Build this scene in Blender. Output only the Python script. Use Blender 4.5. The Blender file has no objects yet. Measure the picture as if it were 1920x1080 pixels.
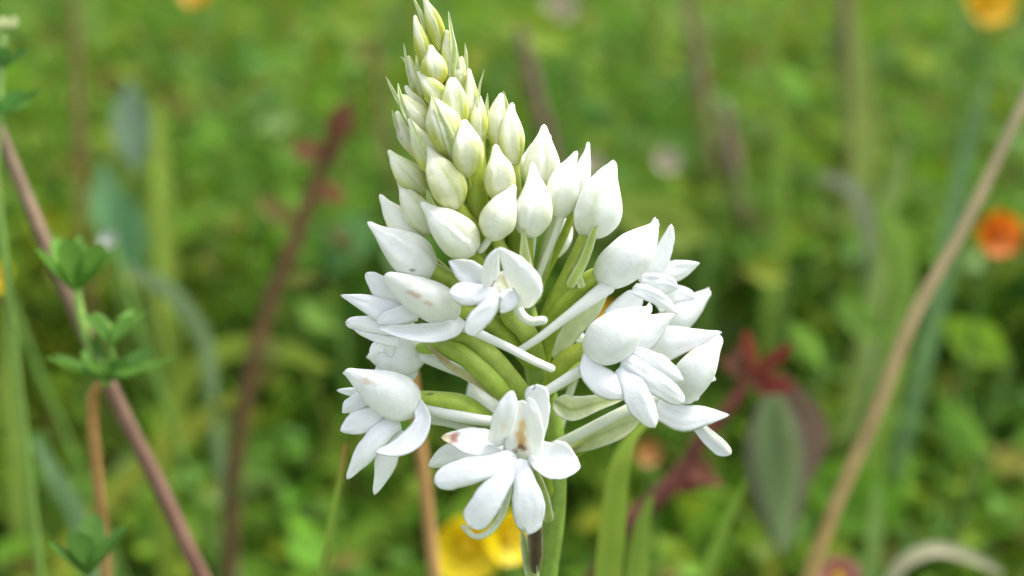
import bpy, math, random
import numpy as np
from mathutils import Vector, Matrix, noise

random.seed(7); RNG = np.random.default_rng(7)
SC = bpy.context.scene
COL = SC.collection

# ------------------------------------------------------------------ camera
PITCH = math.radians(22.0)
HFOV = math.radians(62.0)
D = 0.100                                   # camera to orchid axis, metres
FPX = 960.0 / math.tan(HFOV / 2)            # focal length in photo pixels
ORCHID_Z = 0.24
CAM = Vector((0.0, 0.0, ORCHID_Z + D * math.sin(PITCH)))
FWD = Vector((0.0, math.cos(PITCH), -math.sin(PITCH)))
RIGHT = Vector((1.0, 0.0, 0.0))
UP = Vector((0.0, math.sin(PITCH), math.cos(PITCH)))
cam_data = bpy.data.cameras.new('camera')
cam_data.sensor_width = 36.0
cam_data.lens = 18.0 / math.tan(HFOV / 2)
cam_data.clip_start = 0.005
cam_data.clip_end = 200.0
cam_data.dof.use_dof = True
cam_data.dof.focus_distance = 0.0945
cam_data.dof.aperture_fstop = cam_data.lens / 3.7
cam = bpy.data.objects.new('camera', cam_data)
COL.objects.link(cam)
cam.location = CAM
cam.rotation_euler = (math.pi / 2 - PITCH, 0, 0)
SC.camera = cam

# ------------------------------------------------------------------ light
SUN_EL, SUN_AZ = math.radians(58), math.radians(60)     # azimuth clockwise from +Y
world = bpy.data.worlds.new('World'); SC.world = world
world.use_nodes = True
wn = world.node_tree.nodes; wl = world.node_tree.links
sky = wn.new('ShaderNodeTexSky'); sky.sky_type = 'NISHITA'
sky.sun_disc = False
sky.sun_elevation = SUN_EL; sky.sun_rotation = SUN_AZ
sky.air_density = 1.0; sky.dust_density = 4.0; sky.ozone_density = 1.0
bg = wn['Background']; bg.inputs['Strength'].default_value = 0.15
hs = wn.new('ShaderNodeHueSaturation'); hs.inputs['Saturation'].default_value = 0.30      # thin even cloud greys the sky
wl.new(sky.outputs['Color'], hs.inputs['Color']); wl.new(hs.outputs['Color'], bg.inputs['Color'])
sun_d = bpy.data.lights.new('sun', 'SUN'); sun_d.energy = 1.5
sun_d.angle = math.radians(25); sun_d.color = (1.0, 0.97, 0.92)
sun = bpy.data.objects.new('sun', sun_d); COL.objects.link(sun)
sdir = Vector((math.sin(SUN_AZ) * math.cos(SUN_EL), math.cos(SUN_AZ) * math.cos(SUN_EL), math.sin(SUN_EL)))
sun.rotation_euler = sdir.to_track_quat('Z', 'Y').to_euler()
sun.location = (0.5, 0.5, 2)
vs = SC.view_settings
vs.view_transform = 'Standard'; vs.look = 'None'; vs.gamma = 1.0
vs.use_curve_mapping = False
vs.exposure = 1.18
SC.cycles.use_denoising = True
SC.cycles.max_bounces = 10
SC.cycles.transmission_bounces = 6

# ------------------------------------------------------------------ pixel -> place
SLOPE = 0.13                               # the spike leans less far back than the image plane
def at(px, py, z):
    """point seen at a photo pixel, z metres along the view axis"""
    return CAM + FWD * z + RIGHT * ((px - 960) / FPX * z) + UP * ((540 - py) / FPX * z)
def P(px, py, d=0.0):
    """point on the orchid: d millimetres in front of its axis plane"""
    z = D - d * 0.00078 - SLOPE * (540 - py) / 16.0 * 0.001
    return at(px, py, z)
MM = D / FPX                               # one photo pixel at the orchid, metres

# ------------------------------------------------------------------ materials
def mat_tinted(name, rough=0.5, sss=0.0, sss_scale=0.001, transl=0.0, bump=0.0, bump_scale=900.0, var=0.15, var_scale=300.0, spec=0.4, sheen=0.0):
    m = bpy.data.materials.new(name); m.use_nodes = True
    n = m.node_tree.nodes; l = m.node_tree.links
    b = n['Principled BSDF']; out = n['Material Output']
    b.inputs['Roughness'].default_value = rough
    b.inputs['Specular IOR Level'].default_value = spec
    att = n.new('ShaderNodeAttribute'); att.attribute_name = 'pigment'
    tc = n.new('ShaderNodeTexCoord')
    nz = n.new('ShaderNodeTexNoise'); nz.inputs['Scale'].default_value = var_scale
    nz.inputs['Detail'].default_value = 5
    l.new(tc.outputs['Object'], nz.inputs['Vector'])
    mp = n.new('ShaderNodeMapRange'); mp.inputs['From Min'].default_value = 0.25; mp.inputs['From Max'].default_value = 0.75
    mp.inputs['To Min'].default_value = 1 - var; mp.inputs['To Max'].default_value = 1 + var * 0.6
    l.new(nz.outputs['Fac'], mp.inputs['Value'])
    mul = n.new('ShaderNodeVectorMath'); mul.operation = 'SCALE'
    l.new(att.outputs['Color'], mul.inputs[0]); l.new(mp.outputs['Result'], mul.inputs['Scale'])
    l.new(mul.outputs['Vector'], b.inputs['Base Color'])
    if sss:
        b.inputs['Subsurface Weight'].default_value = sss
        b.inputs['Subsurface Radius'].default_value = (1.0, 0.95, 0.7)
        b.inputs['Subsurface Scale'].default_value = sss_scale
    if bump:
        nb = n.new('ShaderNodeTexNoise'); nb.inputs['Scale'].default_value = bump_scale; nb.inputs['Detail'].default_value = 4
        l.new(tc.outputs['Object'], nb.inputs['Vector'])
        bp = n.new('ShaderNodeBump'); bp.inputs['Strength'].default_value = bump; bp.inputs['Distance'].default_value = 0.0003
        l.new(nb.outputs['Fac'], bp.inputs['Height']); l.new(bp.outputs['Normal'], b.inputs['Normal'])
    if transl:
        t = n.new('ShaderNodeBsdfTranslucent'); l.new(mul.outputs['Vector'], t.inputs['Color'])
        mx = n.new('ShaderNodeMixShader'); mx.inputs[0].default_value = transl
        l.new(b.outputs[0], mx.inputs[1]); l.new(t.outputs[0], mx.inputs[2]); l.new(mx.outputs[0], out.inputs['Surface'])
    return m
M_PETAL = mat_tinted('orchid_petal', rough=0.42, sss=0.6, sss_scale=0.0005, bump=0.18, bump_scale=3000, var=0.05, var_scale=500, spec=0.35)
M_BUD = mat_tinted('orchid_bud', rough=0.45, sss=0.6, sss_scale=0.0007, bump=0.2, bump_scale=2200, var=0.09, var_scale=700, spec=0.35)
M_GREEN = mat_tinted('orchid_green', rough=0.42, sss=0.35, sss_scale=0.0006, bump=0.35, bump_scale=2500, var=0.22, var_scale=600, spec=0.4)
M_LEAF = mat_tinted('meadow_leaf', rough=0.62, transl=0.4, bump=0.3, bump_scale=400, var=0.25, var_scale=60, spec=0.14)
M_TWIG = mat_tinted('meadow_stem', rough=0.7, bump=0.5, bump_scale=900, var=0.3, var_scale=180, spec=0.1)
M_BLOOM = mat_tinted('meadow_bloom', rough=0.4, transl=0.3, bump=0.2, bump_scale=500, var=0.12, var_scale=150, spec=0.4)

# ------------------------------------------------------------------ mesh helpers
def empty(name, loc, parent=None):
    o = bpy.data.objects.new(name, None); COL.objects.link(o)
    o.empty_display_size = 0.005
    if parent:
        o.parent = parent
        o.location = Vector(loc) - world_loc(parent)
    else:
        o.location = loc
    return o
def world_loc(o):
    v = Vector(o.location)
    while o.parent:
        o = o.parent; v += Vector(o.location)
    return v
def make(name, verts, faces, cols, mat, parent=None, origin=None, smooth=True):
    verts = np.asarray(verts, dtype=np.float64)
    if parent is not None:
        origin = world_loc(parent); 
    if origin is None:
        origin = Vector((0, 0, 0))
    local = verts - np.array(origin)
    me = bpy.data.meshes.new(name)
    me.from_pydata(local.tolist(), [], faces)
    a = me.color_attributes.new('pigment', 'FLOAT_COLOR', 'POINT')
    c4 = np.ones((len(verts), 4), dtype=np.float32); c4[:, :3] = cols
    a.data.foreach_set('color', c4.ravel())
    if smooth: me.polygons.foreach_set('use_smooth', [True] * len(me.polygons))
    me.update(); me.materials.append(mat)
    o = bpy.data.objects.new(name, me); COL.objects.link(o)
    if parent is not None: o.parent = parent
    else: o.location = origin
    return o
def tag(o, label=None, cat=None, group=None, kind=None):
    for k, v in (('label', label), ('category', cat), ('group', group), ('kind', kind)):
        if v: o[k] = v
    return o
def cr(vals, n):
    """Catmull-Rom through rows of vals, n samples, by chord length of the first two columns"""
    v = np.asarray(vals, dtype=float)
    if len(v) == 2:
        t = np.linspace(0, 1, n)[:, None]
        return v[0] * (1 - t) + v[1] * t
    seg = np.linalg.norm(np.diff(v[:, :2], axis=0), axis=1) + 1e-9
    s = np.concatenate([[0], np.cumsum(seg)]); s /= s[-1]
    out = []
    for t in np.linspace(0, 1, n):
        i = min(max(int(np.searchsorted(s, t) - 1), 0), len(v) - 2)
        u = (t - s[i]) / (s[i + 1] - s[i])
        p1, p2 = v[i], v[i + 1]
        h = s[i + 1] - s[i]
        m1 = (v[i + 1] - v[i - 1]) / (s[i + 1] - s[i - 1]) * h if i > 0 else (p2 - p1)
        m2 = (v[i + 2] - v[i]) / (s[i + 2] - s[i]) * h if i < len(v) - 2 else (p2 - p1)
        out.append((2*u**3 - 3*u**2 + 1) * p1 + (u**3 - 2*u**2 + u) * m1 + (-2*u**3 + 3*u**2) * p2 + (u**3 - u**2) * m2)
    return np.array(out)
def frames(C):
    C = np.asarray(C); n = len(C)
    T = np.gradient(C, axis=0); T /= np.linalg.norm(T, axis=1)[:, None] + 1e-12
    V = np.array(CAM) - C; V /= np.linalg.norm(V, axis=1)[:, None]
    W = np.cross(T, V); W /= np.linalg.norm(W, axis=1)[:, None] + 1e-12
    N = np.cross(W, T)
    return T, W, N
def sm(a, b, x):
    x = np.clip((x - a) / (b - a), 0, 1); return x * x * (3 - 2 * x)
def lerp(a, b, k):
    k = np.asarray(k)[..., None]
    return np.asarray(a) * (1 - k) + np.asarray(b) * k

WHITE = np.array((0.86, 0.885, 0.89)); CREAM = np.array((0.87, 0.86, 0.76)); LIME = np.array((0.53, 0.57, 0.095))
OVARY = np.array((0.27, 0.37, 0.035)); TAN = np.array((0.60, 0.42, 0.24)); BROWN = np.array((0.16, 0.09, 0.05))

def stain_cols(cols, Vw, stains, seed):
    """withered marks: (px, py, radius along, radius across, angle deg, colour, strength)"""
    for (sx, sy, ra, rb, ang, c, st) in stains:
        rel = Vw - np.array(CAM)
        z = rel @ np.array(FWD)
        px = 960 + (rel @ np.array(RIGHT)) / z * FPX; py = 540 - (rel @ np.array(UP)) / z * FPX
        a = math.radians(ang)
        x = (px - sx) * math.cos(a) + (py - sy) * math.sin(a); y = -(px - sx) * math.sin(a) + (py - sy) * math.cos(a)
        r = np.sqrt((x / ra) ** 2 + (y / rb) ** 2)
        nz = np.array([noise.noise(Vector((float(p) * .09, float(q) * .09, seed))) for p, q in zip(px, py)])
        k = np.clip(st * sm(1.0, 0.25, r + nz * 0.5), 0, 1)
        cols = lerp(cols, c, k) if False else cols * (1 - k[:, None]) + np.asarray(c) * k[:, None]
    return cols

_pid = [0]
def petal(name, pts, parent, cup=0.25, fold=0.0, roll=0.0, thick=2.6, pleat=1.0, curl=0.10, col=WHITE, col2=None, colk=None, tip=0.12, base=0.06, wav=0.055,
          stains=(), notch=None, mat=None, n=30, m=13, vein=0.0, veincol=None, bend=0.0):
    """a closed thin petal: pts rows (px, py, depth mm, width px[, roll deg])"""
    _pid[0] += 1; sd = _pid[0] * 3.17
    cup = cup * (.55 if cup < 0 else 1.0)
    rows = [tuple(p) + ((0.0,) if len(p) == 4 else ()) for p in pts]
    S = cr(rows, n)
    C = np.array([P(a, b, c) for a, b, c in S[:, :3]])
    w = np.maximum(S[:, 3], 1.0) * MM
    t = np.linspace(0, 1, n)
    if tip: w = w * np.sqrt(np.clip(1 - np.clip((t - (1 - tip)) / tip, 0, 1) ** 2, 0.012, 1))
    if base: w = w * np.sqrt(np.clip(1 - np.clip((base - t) / base, 0, 1) ** 2, 0.05, 1))
    T, W0, N0 = frames(C)
    r = np.radians(S[:, 4] + roll)[:, None]
    W = W0 * np.cos(r) + N0 * np.sin(r); N = N0 * np.cos(r) - W0 * np.sin(r)
    u = np.linspace(-1, 1, m)
    u = np.sign(u) * np.abs(u) ** 0.85
    F = []; B = []
    for i in range(n):
        wob = 1 + wav * noise.noise(Vector((t[i] * 5, sd, 0))) * 1.6 + wav * 0.8 * noise.noise(Vector((t[i] * 14, sd, 4)))
        wob2 = 1 + wav * noise.noise(Vector((t[i] * 5, sd, 9))) * 1.6 + wav * 0.8 * noise.noise(Vector((t[i] * 14, sd, 14)))
        fr = []; bk = []
        for uu in u:
            hw = w[i] / 2 * (wob if uu > 0 else wob2)
            h = cup * uu * uu * hw + fold * (abs(uu) ** 1.3) * hw
            h += 0.9 * MM * 3 * noise.noise(Vector((t[i] * 3.2, uu * 1.6 + sd, sd)))
            h += pleat * 1.3 * MM * noise.noise(Vector((t[i] * 1.5, uu * 6 + sd, sd)))
            h += curl * hw * abs(uu) ** 3 * 2.2 * noise.noise(Vector((t[i] * 3.0, (5 if uu > 0 else 9) + sd, sd)))
            th = thick * MM * 0.5 * (max(1 - abs(uu) ** 5, 0.0)) * min(1.0, w[i] / (thick * MM * 3) + 0.15)
            sh = 0.0
            if notch and t[i] > notch[0]:
                sh = -notch[1] * MM * (t[i] - notch[0]) / (1 - notch[0]) * math.exp(-((uu - notch[2]) / 0.28) ** 2)
            p = C[i] + W[i] * (uu * hw) + N[i] * h + T[i] * sh
            fr.append(p + N[i] * th); bk.append(p - N[i] * th)
        F += fr; B += bk
    nv = n * m
    V = np.array(F + B)
    # weld the side rims: reuse front verts for u = +-1
    faces = []
    def fi(i, j): return i * m + j
    def bi(i, j): return fi(i, j) if j in (0, m - 1) else nv + i * m + j
    for i in range(n - 1):
        for j in range(m - 1):
            faces.append((fi(i, j), fi(i, j + 1), fi(i + 1, j + 1), fi(i + 1, j)))
            faces.append((bi(i, j), bi(i + 1, j), bi(i + 1, j + 1), bi(i, j + 1)))
    for i in (0, n - 1):
        for j in range(m - 1):
            q = [fi(i, j), fi(i, j + 1), bi(i, j + 1), bi(i, j)]
            q2 = []
            for k in q:
                if k not in q2: q2.append(k)
            if i == n - 1: pass
            else: q2 = q2[::-1]
            if len(q2) > 2: faces.append(tuple(q2))
    tt = np.tile(np.repeat(t, m), 2); uu = np.tile(np.tile(u, n), 2)
    cols = np.tile(np.asarray(col, float), (2 * nv, 1))
    if col2 is not None:
        k = colk(tt, uu); cols = cols * (1 - k[:, None]) + np.asarray(col2) * k[:, None]
    if vein:
        vc = veincol if veincol is not None else OVARY
        k = vein * np.exp(-(uu / 0.09) ** 2) * (1 - 0.6 * tt) + 0.35 * vein * np.exp(-((np.abs(uu) - 0.45) / 0.06) ** 2) * (1 - tt)
        k = np.clip(k, 0, 1); cols = cols * (1 - k[:, None]) + np.asarray(vc) * k[:, None]
    if stains: cols = stain_cols(cols, V, stains, sd)
    return make(name, V, faces, cols, mat or M_PETAL, parent)

def tube(name, pts, parent, col=WHITE, col2=None, mat=None, n=None, seg=14, flat=1.0, rib=0.0, nrib=3, twist=0.0, endround=0.10, rowfn=None, stains=(), place=None, origin=None, ragged=0.0, sink=True):
    """a tapering stalk: pts rows (px, py, depth, width px)"""
    place = place or P
    n = n or max(8, 6 * len(pts))
    S = cr(pts, n)
    C = np.array([place(a, b, c) for a, b, c in S[:, :3]])
    r = np.maximum(S[:, 3], 0.5) / 2 * MM
    if place is not P:
        r = S[:, 3] / 2 / FPX * S[:, 2]
    t = np.linspace(0, 1, n)
    return tube_w(name, C, r, parent, col, col2, mat or M_PETAL, seg, flat, rib, nrib, twist, endround, stains, origin, ragged)
def tube_w(name, C, r, parent, col, col2=None, mat=None, seg=10, flat=1.0, rib=0.0, nrib=3, twist=0.0, endround=0.1, stains=(), origin=None, ragged=0.0):
    C = np.asarray(C); n = len(C); t = np.linspace(0, 1, n)
    T, W, N = frames(C)
    _pid[0] += 1; sd = _pid[0] * 1.7
    # cap rings for rounded ends
    ks = [0.35, 0.75] if endround else []
    rings = []; RR = []; tv = []
    def add(c, rad, i, tt): rings.append((c, i)); RR.append(rad); tv.append(tt)
    if endround:
        for a in (80, 45): add(C[0] - T[0] * r[0] * math.sin(math.radians(a)), r[0] * math.cos(math.radians(a)), 0, 0)
    for i in range(n): add(C[i], r[i], i, t[i])
    if endround:
        for a in (35, 60, 82): add(C[-1] + T[-1] * r[-1] * math.sin(math.radians(a)), r[-1] * math.cos(math.radians(a)), n - 1, 1)
    V = []
    th = np.linspace(0, 2 * math.pi, seg, endpoint=False)
    for (c, i), rad, tt in zip(rings, RR, tv):
        for a in th:
            k = 1 + rib * math.cos(nrib * (a + twist * tt))
            if ragged: k += ragged * noise.noise(Vector((tt * 9, math.cos(a) * 1.2 + sd, math.sin(a) * 1.2)))
            V.append(c + W[i] * (math.cos(a) * rad * k) + N[i] * (math.sin(a) * rad * k * flat))
    m = len(rings); faces = []
    for i in range(m - 1):
        for j in range(seg):
            faces.append((i * seg + j, i * seg + (j + 1) % seg, (i + 1) * seg + (j + 1) % seg, (i + 1) * seg + j))
    faces.append(tuple(range(seg))[::-1]); faces.append(tuple(range((m - 1) * seg, m * seg)))
    V = np.array(V)
    tt = np.repeat(np.array(tv), seg)
    cols = np.tile(np.asarray(col, float), (len(V), 1))
    if col2 is not None: cols = cols * (1 - tt[:, None]) + np.asarray(col2) * tt[:, None]
    if stains: cols = stain_cols(cols, V, stains, sd)
    return make(name, V, faces, cols, mat, parent, origin)

def bud_mesh(name, pts, parent, g=0.5, flat=0.85, ridge=0.05, phase=0.0, seams=(), mid=None, n=34, seg=44, white=WHITE, stains=(), mat=None, basefall=0.10, keel=None):
    """closed bud: pts rows (px, py, depth, width) from base to tip; seams = angles of overlapping sepal edges"""
    _pid[0] += 1; sd = _pid[0] * 2.3
    S = cr(pts, n)
    C = np.array([P(a, b, c) for a, b, c in S[:, :3]])
    t = np.linspace(0, 1, n)
    r = np.maximum(S[:, 3], 2.5) / 2 * MM
    r = r * np.sqrt(np.clip(1 - np.clip((basefall - t) / basefall, 0, 1) ** 2, 0.03, 1))
    r = r * (1 - 0.08 * sm(.55, .85, t) * sm(1.0, .9, t))
    r = r * np.sqrt(np.clip(1 - np.clip((t - 0.955) / 0.045, 0, 1) ** 2, 0.02, 1))
    T, W, N = frames(C)
    th = np.linspace(0, 2 * math.pi, seg, endpoint=False)
    V = []; TT = []; AA = []
    for i in range(n):
        for a in th:
            k = 1 + 1.5 * ridge * math.cos(3 * (a - phase)) * math.sin(math.pi * min(1, t[i] * 1.1)) 
            for s_ in seams:
                ang = s_ + 0.5 * (t[i] - 0.4)
                dd = (a - ang + math.pi) % (2 * math.pi) - math.pi
                fade = sm(0.02, 0.2, t[i]) * sm(1.0, 0.85, t[i])
                if 0 <= dd < 0.75: k += 0.13 * fade * (1 - dd / 0.75)       # the overlapping edge stands proud
                elif -0.3 < dd < 0: k -= 0.05 * fade * (1 + dd / 0.3)
            if keel is not None:
                for ka, kh, kw in keel:
                    dd = (a - ka - .35 * (t[i] - .5) + math.pi) % (2 * math.pi) - math.pi
                    k += kh * max(0.0, 1 - abs(dd) / kw) * sm(0.0, .3, t[i])
            k += 0.045 * noise.noise(Vector((t[i] * 3, math.cos(a) + sd, math.sin(a))))
            V.append(C[i] + W[i] * (math.cos(a) * r[i] * k) + N[i] * (math.sin(a) * r[i] * k * flat))
            TT.append(t[i]); AA.append(a)
    faces = []
    for i in range(n - 1):
        for j in range(seg):
            faces.append((i * seg + j, i * seg + (j + 1) % seg, (i + 1) * seg + (j + 1) % seg, (i + 1) * seg + j))
    faces.append(tuple(range(seg))[::-1]); faces.append(tuple(range((n - 1) * seg, n * seg)))
    V = np.array(V); TT = np.array(TT); AA = np.array(AA)
    gg_ = g ** 0.75
    k = np.clip(gg_ * (0.5 + 0.85 * (1 - sm(0.0, 0.85, TT))), 0, 1)
    nn_ = np.array([noise.noise(Vector((float(a_) * .9 + sd, float(t_) * 2.5, sd))) for a_, t_ in zip(np.cos(AA), TT)])
    k = np.clip(k * (1 + .5 * nn_) * (1 + .5 * np.cos(3 * (AA - phase - .5 * (TT - .4)))) * (1 + .16 * np.cos(16 * (AA + .3 * TT))), 0, 1)
    cols = lerp(white * (1 - min(1, g * 4)) + np.array((.86, .87, .78)) * min(1, g * 4), LIME, k)
    if mid is not None:
        for a0, st in mid:
            dd = (AA - (a0 + 0.25 * (TT - .5)) + math.pi) % (2 * math.pi) - math.pi
            q = st * np.exp(-(dd / 0.10) ** 2) * (1 - sm(0.55, 0.95, TT))
            cols = cols * (1 - q[:, None]) + np.array((0.40, 0.52, 0.07)) * q[:, None]
    if stains: cols = stain_cols(cols, V, stains, sd)
    return make(name, V, faces, cols, mat or M_BUD, parent)


# ------------------------------------------------------------------ the orchid
AX = np.array([(1080, 1022), (1000, 1032), (920, 1037), (800, 1030), (700, 1012), (600, 988), (500, 955), (400, 918), (300, 885), (200, 850), (110, 826), (40, 806), (0, 800)], float)
def ax(y): return float(np.interp(y, AX[::-1, 0], AX[::-1, 1]))
foot = P(1022, 1080, 0); foot = Vector((foot.x + 0.001, foot.y - 0.004, 0.0))
orchid = empty('orchid', foot)
tag(orchid, 'white flowered orchid spike, buds above open blooms, on a green stem in the meadow', 'orchid')
# main stem: spike axis in view, then down to the ground
axis = [P(a, b, 0) for a, b in ((806, 40), (826, 110), (850, 200), (885, 300), (918, 400), (955, 500), (988, 600), (1012, 700), (1030, 800), (1038, 920), (1033, 1000), (1022, 1080))]
rad = [5, 8, 11, 13, 16, 20, 23, 26, 27, 26, 23, 21]
low = [axis[-1].lerp(foot, k) for k in (0.15, 0.4, 0.7, 1.0)]
Cx = cr([tuple(p) for p in (axis + low)], 90) if False else np.array([tuple(p) for p in (axis + low)])
tq = np.linspace(0, 1, len(Cx)); tf = np.linspace(0, 1, 90)
Cx = np.stack([np.interp(tf, tq, Cx[:, k]) for k in range(3)], 1)
for _ in range(6): Cx[1:-1] = 0.25 * Cx[:-2] + 0.5 * Cx[1:-1] + 0.25 * Cx[2:]
rx = np.interp(tf, tq, np.array(rad + [22, 24, 26, 28], float)) * MM
tube_w('stem', Cx, rx, orchid, (0.30, 0.42, 0.07), (0.20, 0.33, 0.05), M_GREEN, seg=28, rib=0.035, nrib=7, twist=6, ragged=0.06,
       stains=[(1004, 985, 40, 9, 80, (0.05, 0.03, 0.02), 0.9)])
# leaves at the foot and up the stem (below the frame, where an orchid carries them)
for k, (ang, L, w, lean) in enumerate(((0.4, .10, .016, .8), (2.3, .11, .018, .9), (4.4, .09, .015, .7), (5.5, .08, .013, .5), (1.4, .07, .012, .4))):
    n, m = 14, 7; V = []; z0 = 0.004 + 0.012 * k
    base = foot.lerp(axis[-1], (z0) / max(axis[-1].z, .01))
    dirv = Vector((math.cos(ang), math.sin(ang), 0)); side = Vector((-math.sin(ang), math.cos(ang), 0))
    F = []
    for i in range(n):
        t = i / (n - 1); c = base + dirv * (L * lean * t) + Vector((0, 0, L * (0.75 * t - 0.55 * t * t)))
        ww = w * 0.5 * (math.sin(math.pi * min(1, t * .93 + .07)) ** .7)
        for j in range(m):
            u = j / (m - 1) * 2 - 1; V.append(c + side * (u * ww) + Vector((0, 0, abs(u) * ww * .5)))
    for i in range(n - 1):
        for j in range(m - 1): F.append((i * m + j, i * m + j + 1, (i + 1) * m + j + 1, (i + 1) * m + j))
    make('leaf', [tuple(v) for v in V], F, np.tile((0.10, 0.22, 0.04), (len(V), 1)), M_LEAF, orchid)

def bract(pts, parent, **k):
    a = dict(col=(0.50, 0.60, 0.24), col2=(0.66, 0.72, 0.45), colk=lambda t, u: np.abs(u) ** 2 * .8, cup=0.5, thick=2.4, tip=0.3, base=0.1, mat=M_GREEN, n=20, m=9, wav=0.03)
    a.update(k)
    return petal('bract', pts, parent, **a)
def ovary(pts, parent, col=OVARY, col2=None, **k):
    a = dict(mat=M_GREEN, seg=20, rib=0.07, nrib=3, twist=2.2, n=26); a.update(k)
    return tube('ovary', pts, parent, col=col, col2=col2, **a)
def bud(pts, g, bracts=(), ov=True, spur=None, seams=(1.2,), ridge=0.05, mid=None, flat=0.85, phase=0.5, ovw=None, stains=(), white=WHITE, oc=None):
    q = random.uniform(-.35, .35)
    b = bud_mesh('bud', pts, orchid, keel=((.55 + q, .12, .6), (2.35 + q, .14, .5), (4.5, .1, .6)), g=g, seams=seams, ridge=ridge, mid=mid, flat=flat, phase=phase, stains=stains, white=white)
    x, y, d, w = pts[0]
    if ov is not None and ov is not False:
        if ov is True:
            yy = y + 60 + abs(x - ax(y)) * .5
            ow = ovw or max(w * 0.42, 12)
            ov = [(x, y - 6, d - .3, ow * .9), ((x * .6 + ax(yy) * .4), y + (yy - y) * .45, d * .7, ow), (ax(yy), yy, d * .15, ow * .7)]
        ovary(ov, b, col=oc or lerp(OVARY, LIME, 0.35), col2=OVARY)
    if spur: tube('spur', spur, b, col=(0.72, 0.76, 0.62), mat=M_PETAL, n=16)
    for br in bracts:
        bract(br, b)
    return b

# ---- buds, from the tip of the spike down (front ones carry a positive depth)
W_ = 1.0
bud([(824, 100, 0, 16), (818, 62, .6, 30), (808, 28, .6, 24), (799, 6, .4, 12), (794, -10, .3, 6)], 1.0, [[(800, 60, .6, 10), (790, 30, .8, 9), (783, 14, .8, 6), (774, -6, .8, 4)]], mid=[(1.4, .5)])
bud([(796, 122, 1, 14), (791, 90, 1.3, 26), (785, 60, 1.2, 20), (780, 42, 1, 12), (778, 28, .9, 6)], .95, mid=[(1.2, .4)])
bud([(842, 160, .5, 14), (842, 118, 1, 26), (840, 85, 1, 21), (838, 68, 1, 12), (838, 56, 1, 7)], .95, [[(846, 150, 1.6, 13), (850, 95, 2, 13), (846, 60, 1.6, 8), (841, 21, 1.4, 4)]])
bud([(815, 166, 2, 16), (814, 138, 3, 42), (812, 115, 3, 36), (809, 97, 2.8, 18), (807, 84, 2.6, 7)], .75, mid=[(1.5, .3)], seams=(2.6,),
    stains=[(820, 153, 14, 8, 30, (0.62, 0.36, 0.16), .9), (824, 160, 8, 5, 60, (0.30, 0.16, 0.06), .8)])
bud([(862, 192, 0, 14), (860, 150, .8, 28), (864, 122, .7, 18), (866, 105, .6, 6)], .85, [[(862, 150, 1.4, 9), (858, 108, 1.2, 6), (851, 66, 1, 3)], [(872, 160, .8, 9), (874, 110, .6, 7), (872, 81, .5, 3)]])
bud([(790, 190, .5, 12), (778, 150, 1, 22), (770, 122, 1, 14), (765, 104, 1, 6)], .8, [[(775, 170, 1.6, 9), (764, 130, 1.5, 6), (757, 80, 1.2, 3)], [(770, 140, 1, 6), (760, 116, 1, 4), (751, 106, .8, 3)], [(794, 180, 2.4, 10), (785, 140, 2.3, 8), (780, 101, 2, 4)]])
bud([(836, 218, 3, 18), (822, 186, 4, 38), (804, 160, 4, 30), (792, 145, 3.6, 16), (783, 134, 3.3, 6)], .8, mid=[(2.4, .45)], seams=(.6,))
bud([(856, 246, 4, 22), (853, 214, 5, 43), (851, 180, 5, 40), (849, 158, 4.6, 26), (850, 145, 4.2, 10)], .7, mid=[(1.0, .5), (2.0, .4)], seams=(1.6,), ridge=.06)
bud([(880, 250, 1.5, 16), (884, 205, 2.4, 28), (882, 165, 2, 20), (879, 128, 1.5, 6)], .75, [])
bud([(806, 236, 1, 12), (784, 200, 1.6, 25), (770, 178, 1.6, 16), (760, 160, 1.5, 7)], .45)
bud([(810, 268, 3, 16), (786, 222, 4, 36), (765, 195, 3.6, 24), (752, 178, 3, 8)], .6, [[(782, 246, 4.8, 14), (760, 210, 4.6, 12), (751, 182, 4.2, 8), (746, 155, 3.6, 3)], [(760, 210, 3, 9), (742, 180, 2.6, 7), (723, 143, 2, 3)]], mid=[(2.5, .4)])
bud([(850, 300, 5.5, 22), (840, 262, 7, 52), (828, 226, 7, 54), (819, 202, 6.4, 32), (811, 184, 6, 8)], .62, [[(858, 306, 7, 18), (846, 268, 8.6, 20), (826, 220, 8.6, 14), (807, 172, 7, 4)]], mid=[(1.1, .6)], seams=(2.3,))
bud([(902, 276, 2.5, 16), (896, 235, 3.2, 32), (898, 205, 3, 24), (897, 178, 2.6, 8)], .62, [[(906, 260, 3.6, 11), (899, 210, 3.6, 9), (898, 170, 3, 5), (908, 130, 2.4, 3)], [(910, 262, 2.6, 11), (912, 215, 2.6, 8), (914, 173, 2.4, 3)]], ov=[(898, 268, 2.4, 26), (893, 325, 4.4, 38), (897, 390, 4.4, 38), (930, 470, 1.4, 28)], oc=(.34, .43, .05))
bud([(934, 282, 1.5, 18), (930, 240, 2, 38), (934, 205, 1.8, 28), (941, 174, 1.4, 7)], .5, [[(946, 240, 1.0, 12), (950, 205, .8, 9), (944, 170, .8, 3)]], ov=[(933, 274, 1.6, 24), (928, 310, 2, 28), (926, 370, 2.4, 30), (942, 450, 1, 26)], oc=(.42, .50, .07))
bud([(962, 318, 2, 20), (958, 270, 2.8, 44), (957, 232, 2.6, 36), (958, 208, 2.3, 18), (961, 192, 2, 7)], .4, seams=(.9,), ov=[(961, 308, 2, 26), (964, 345, 2.4, 26), (964, 400, 2.4, 28), (962, 480, 1, 26)], oc=(.42, .5, .1))
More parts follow.
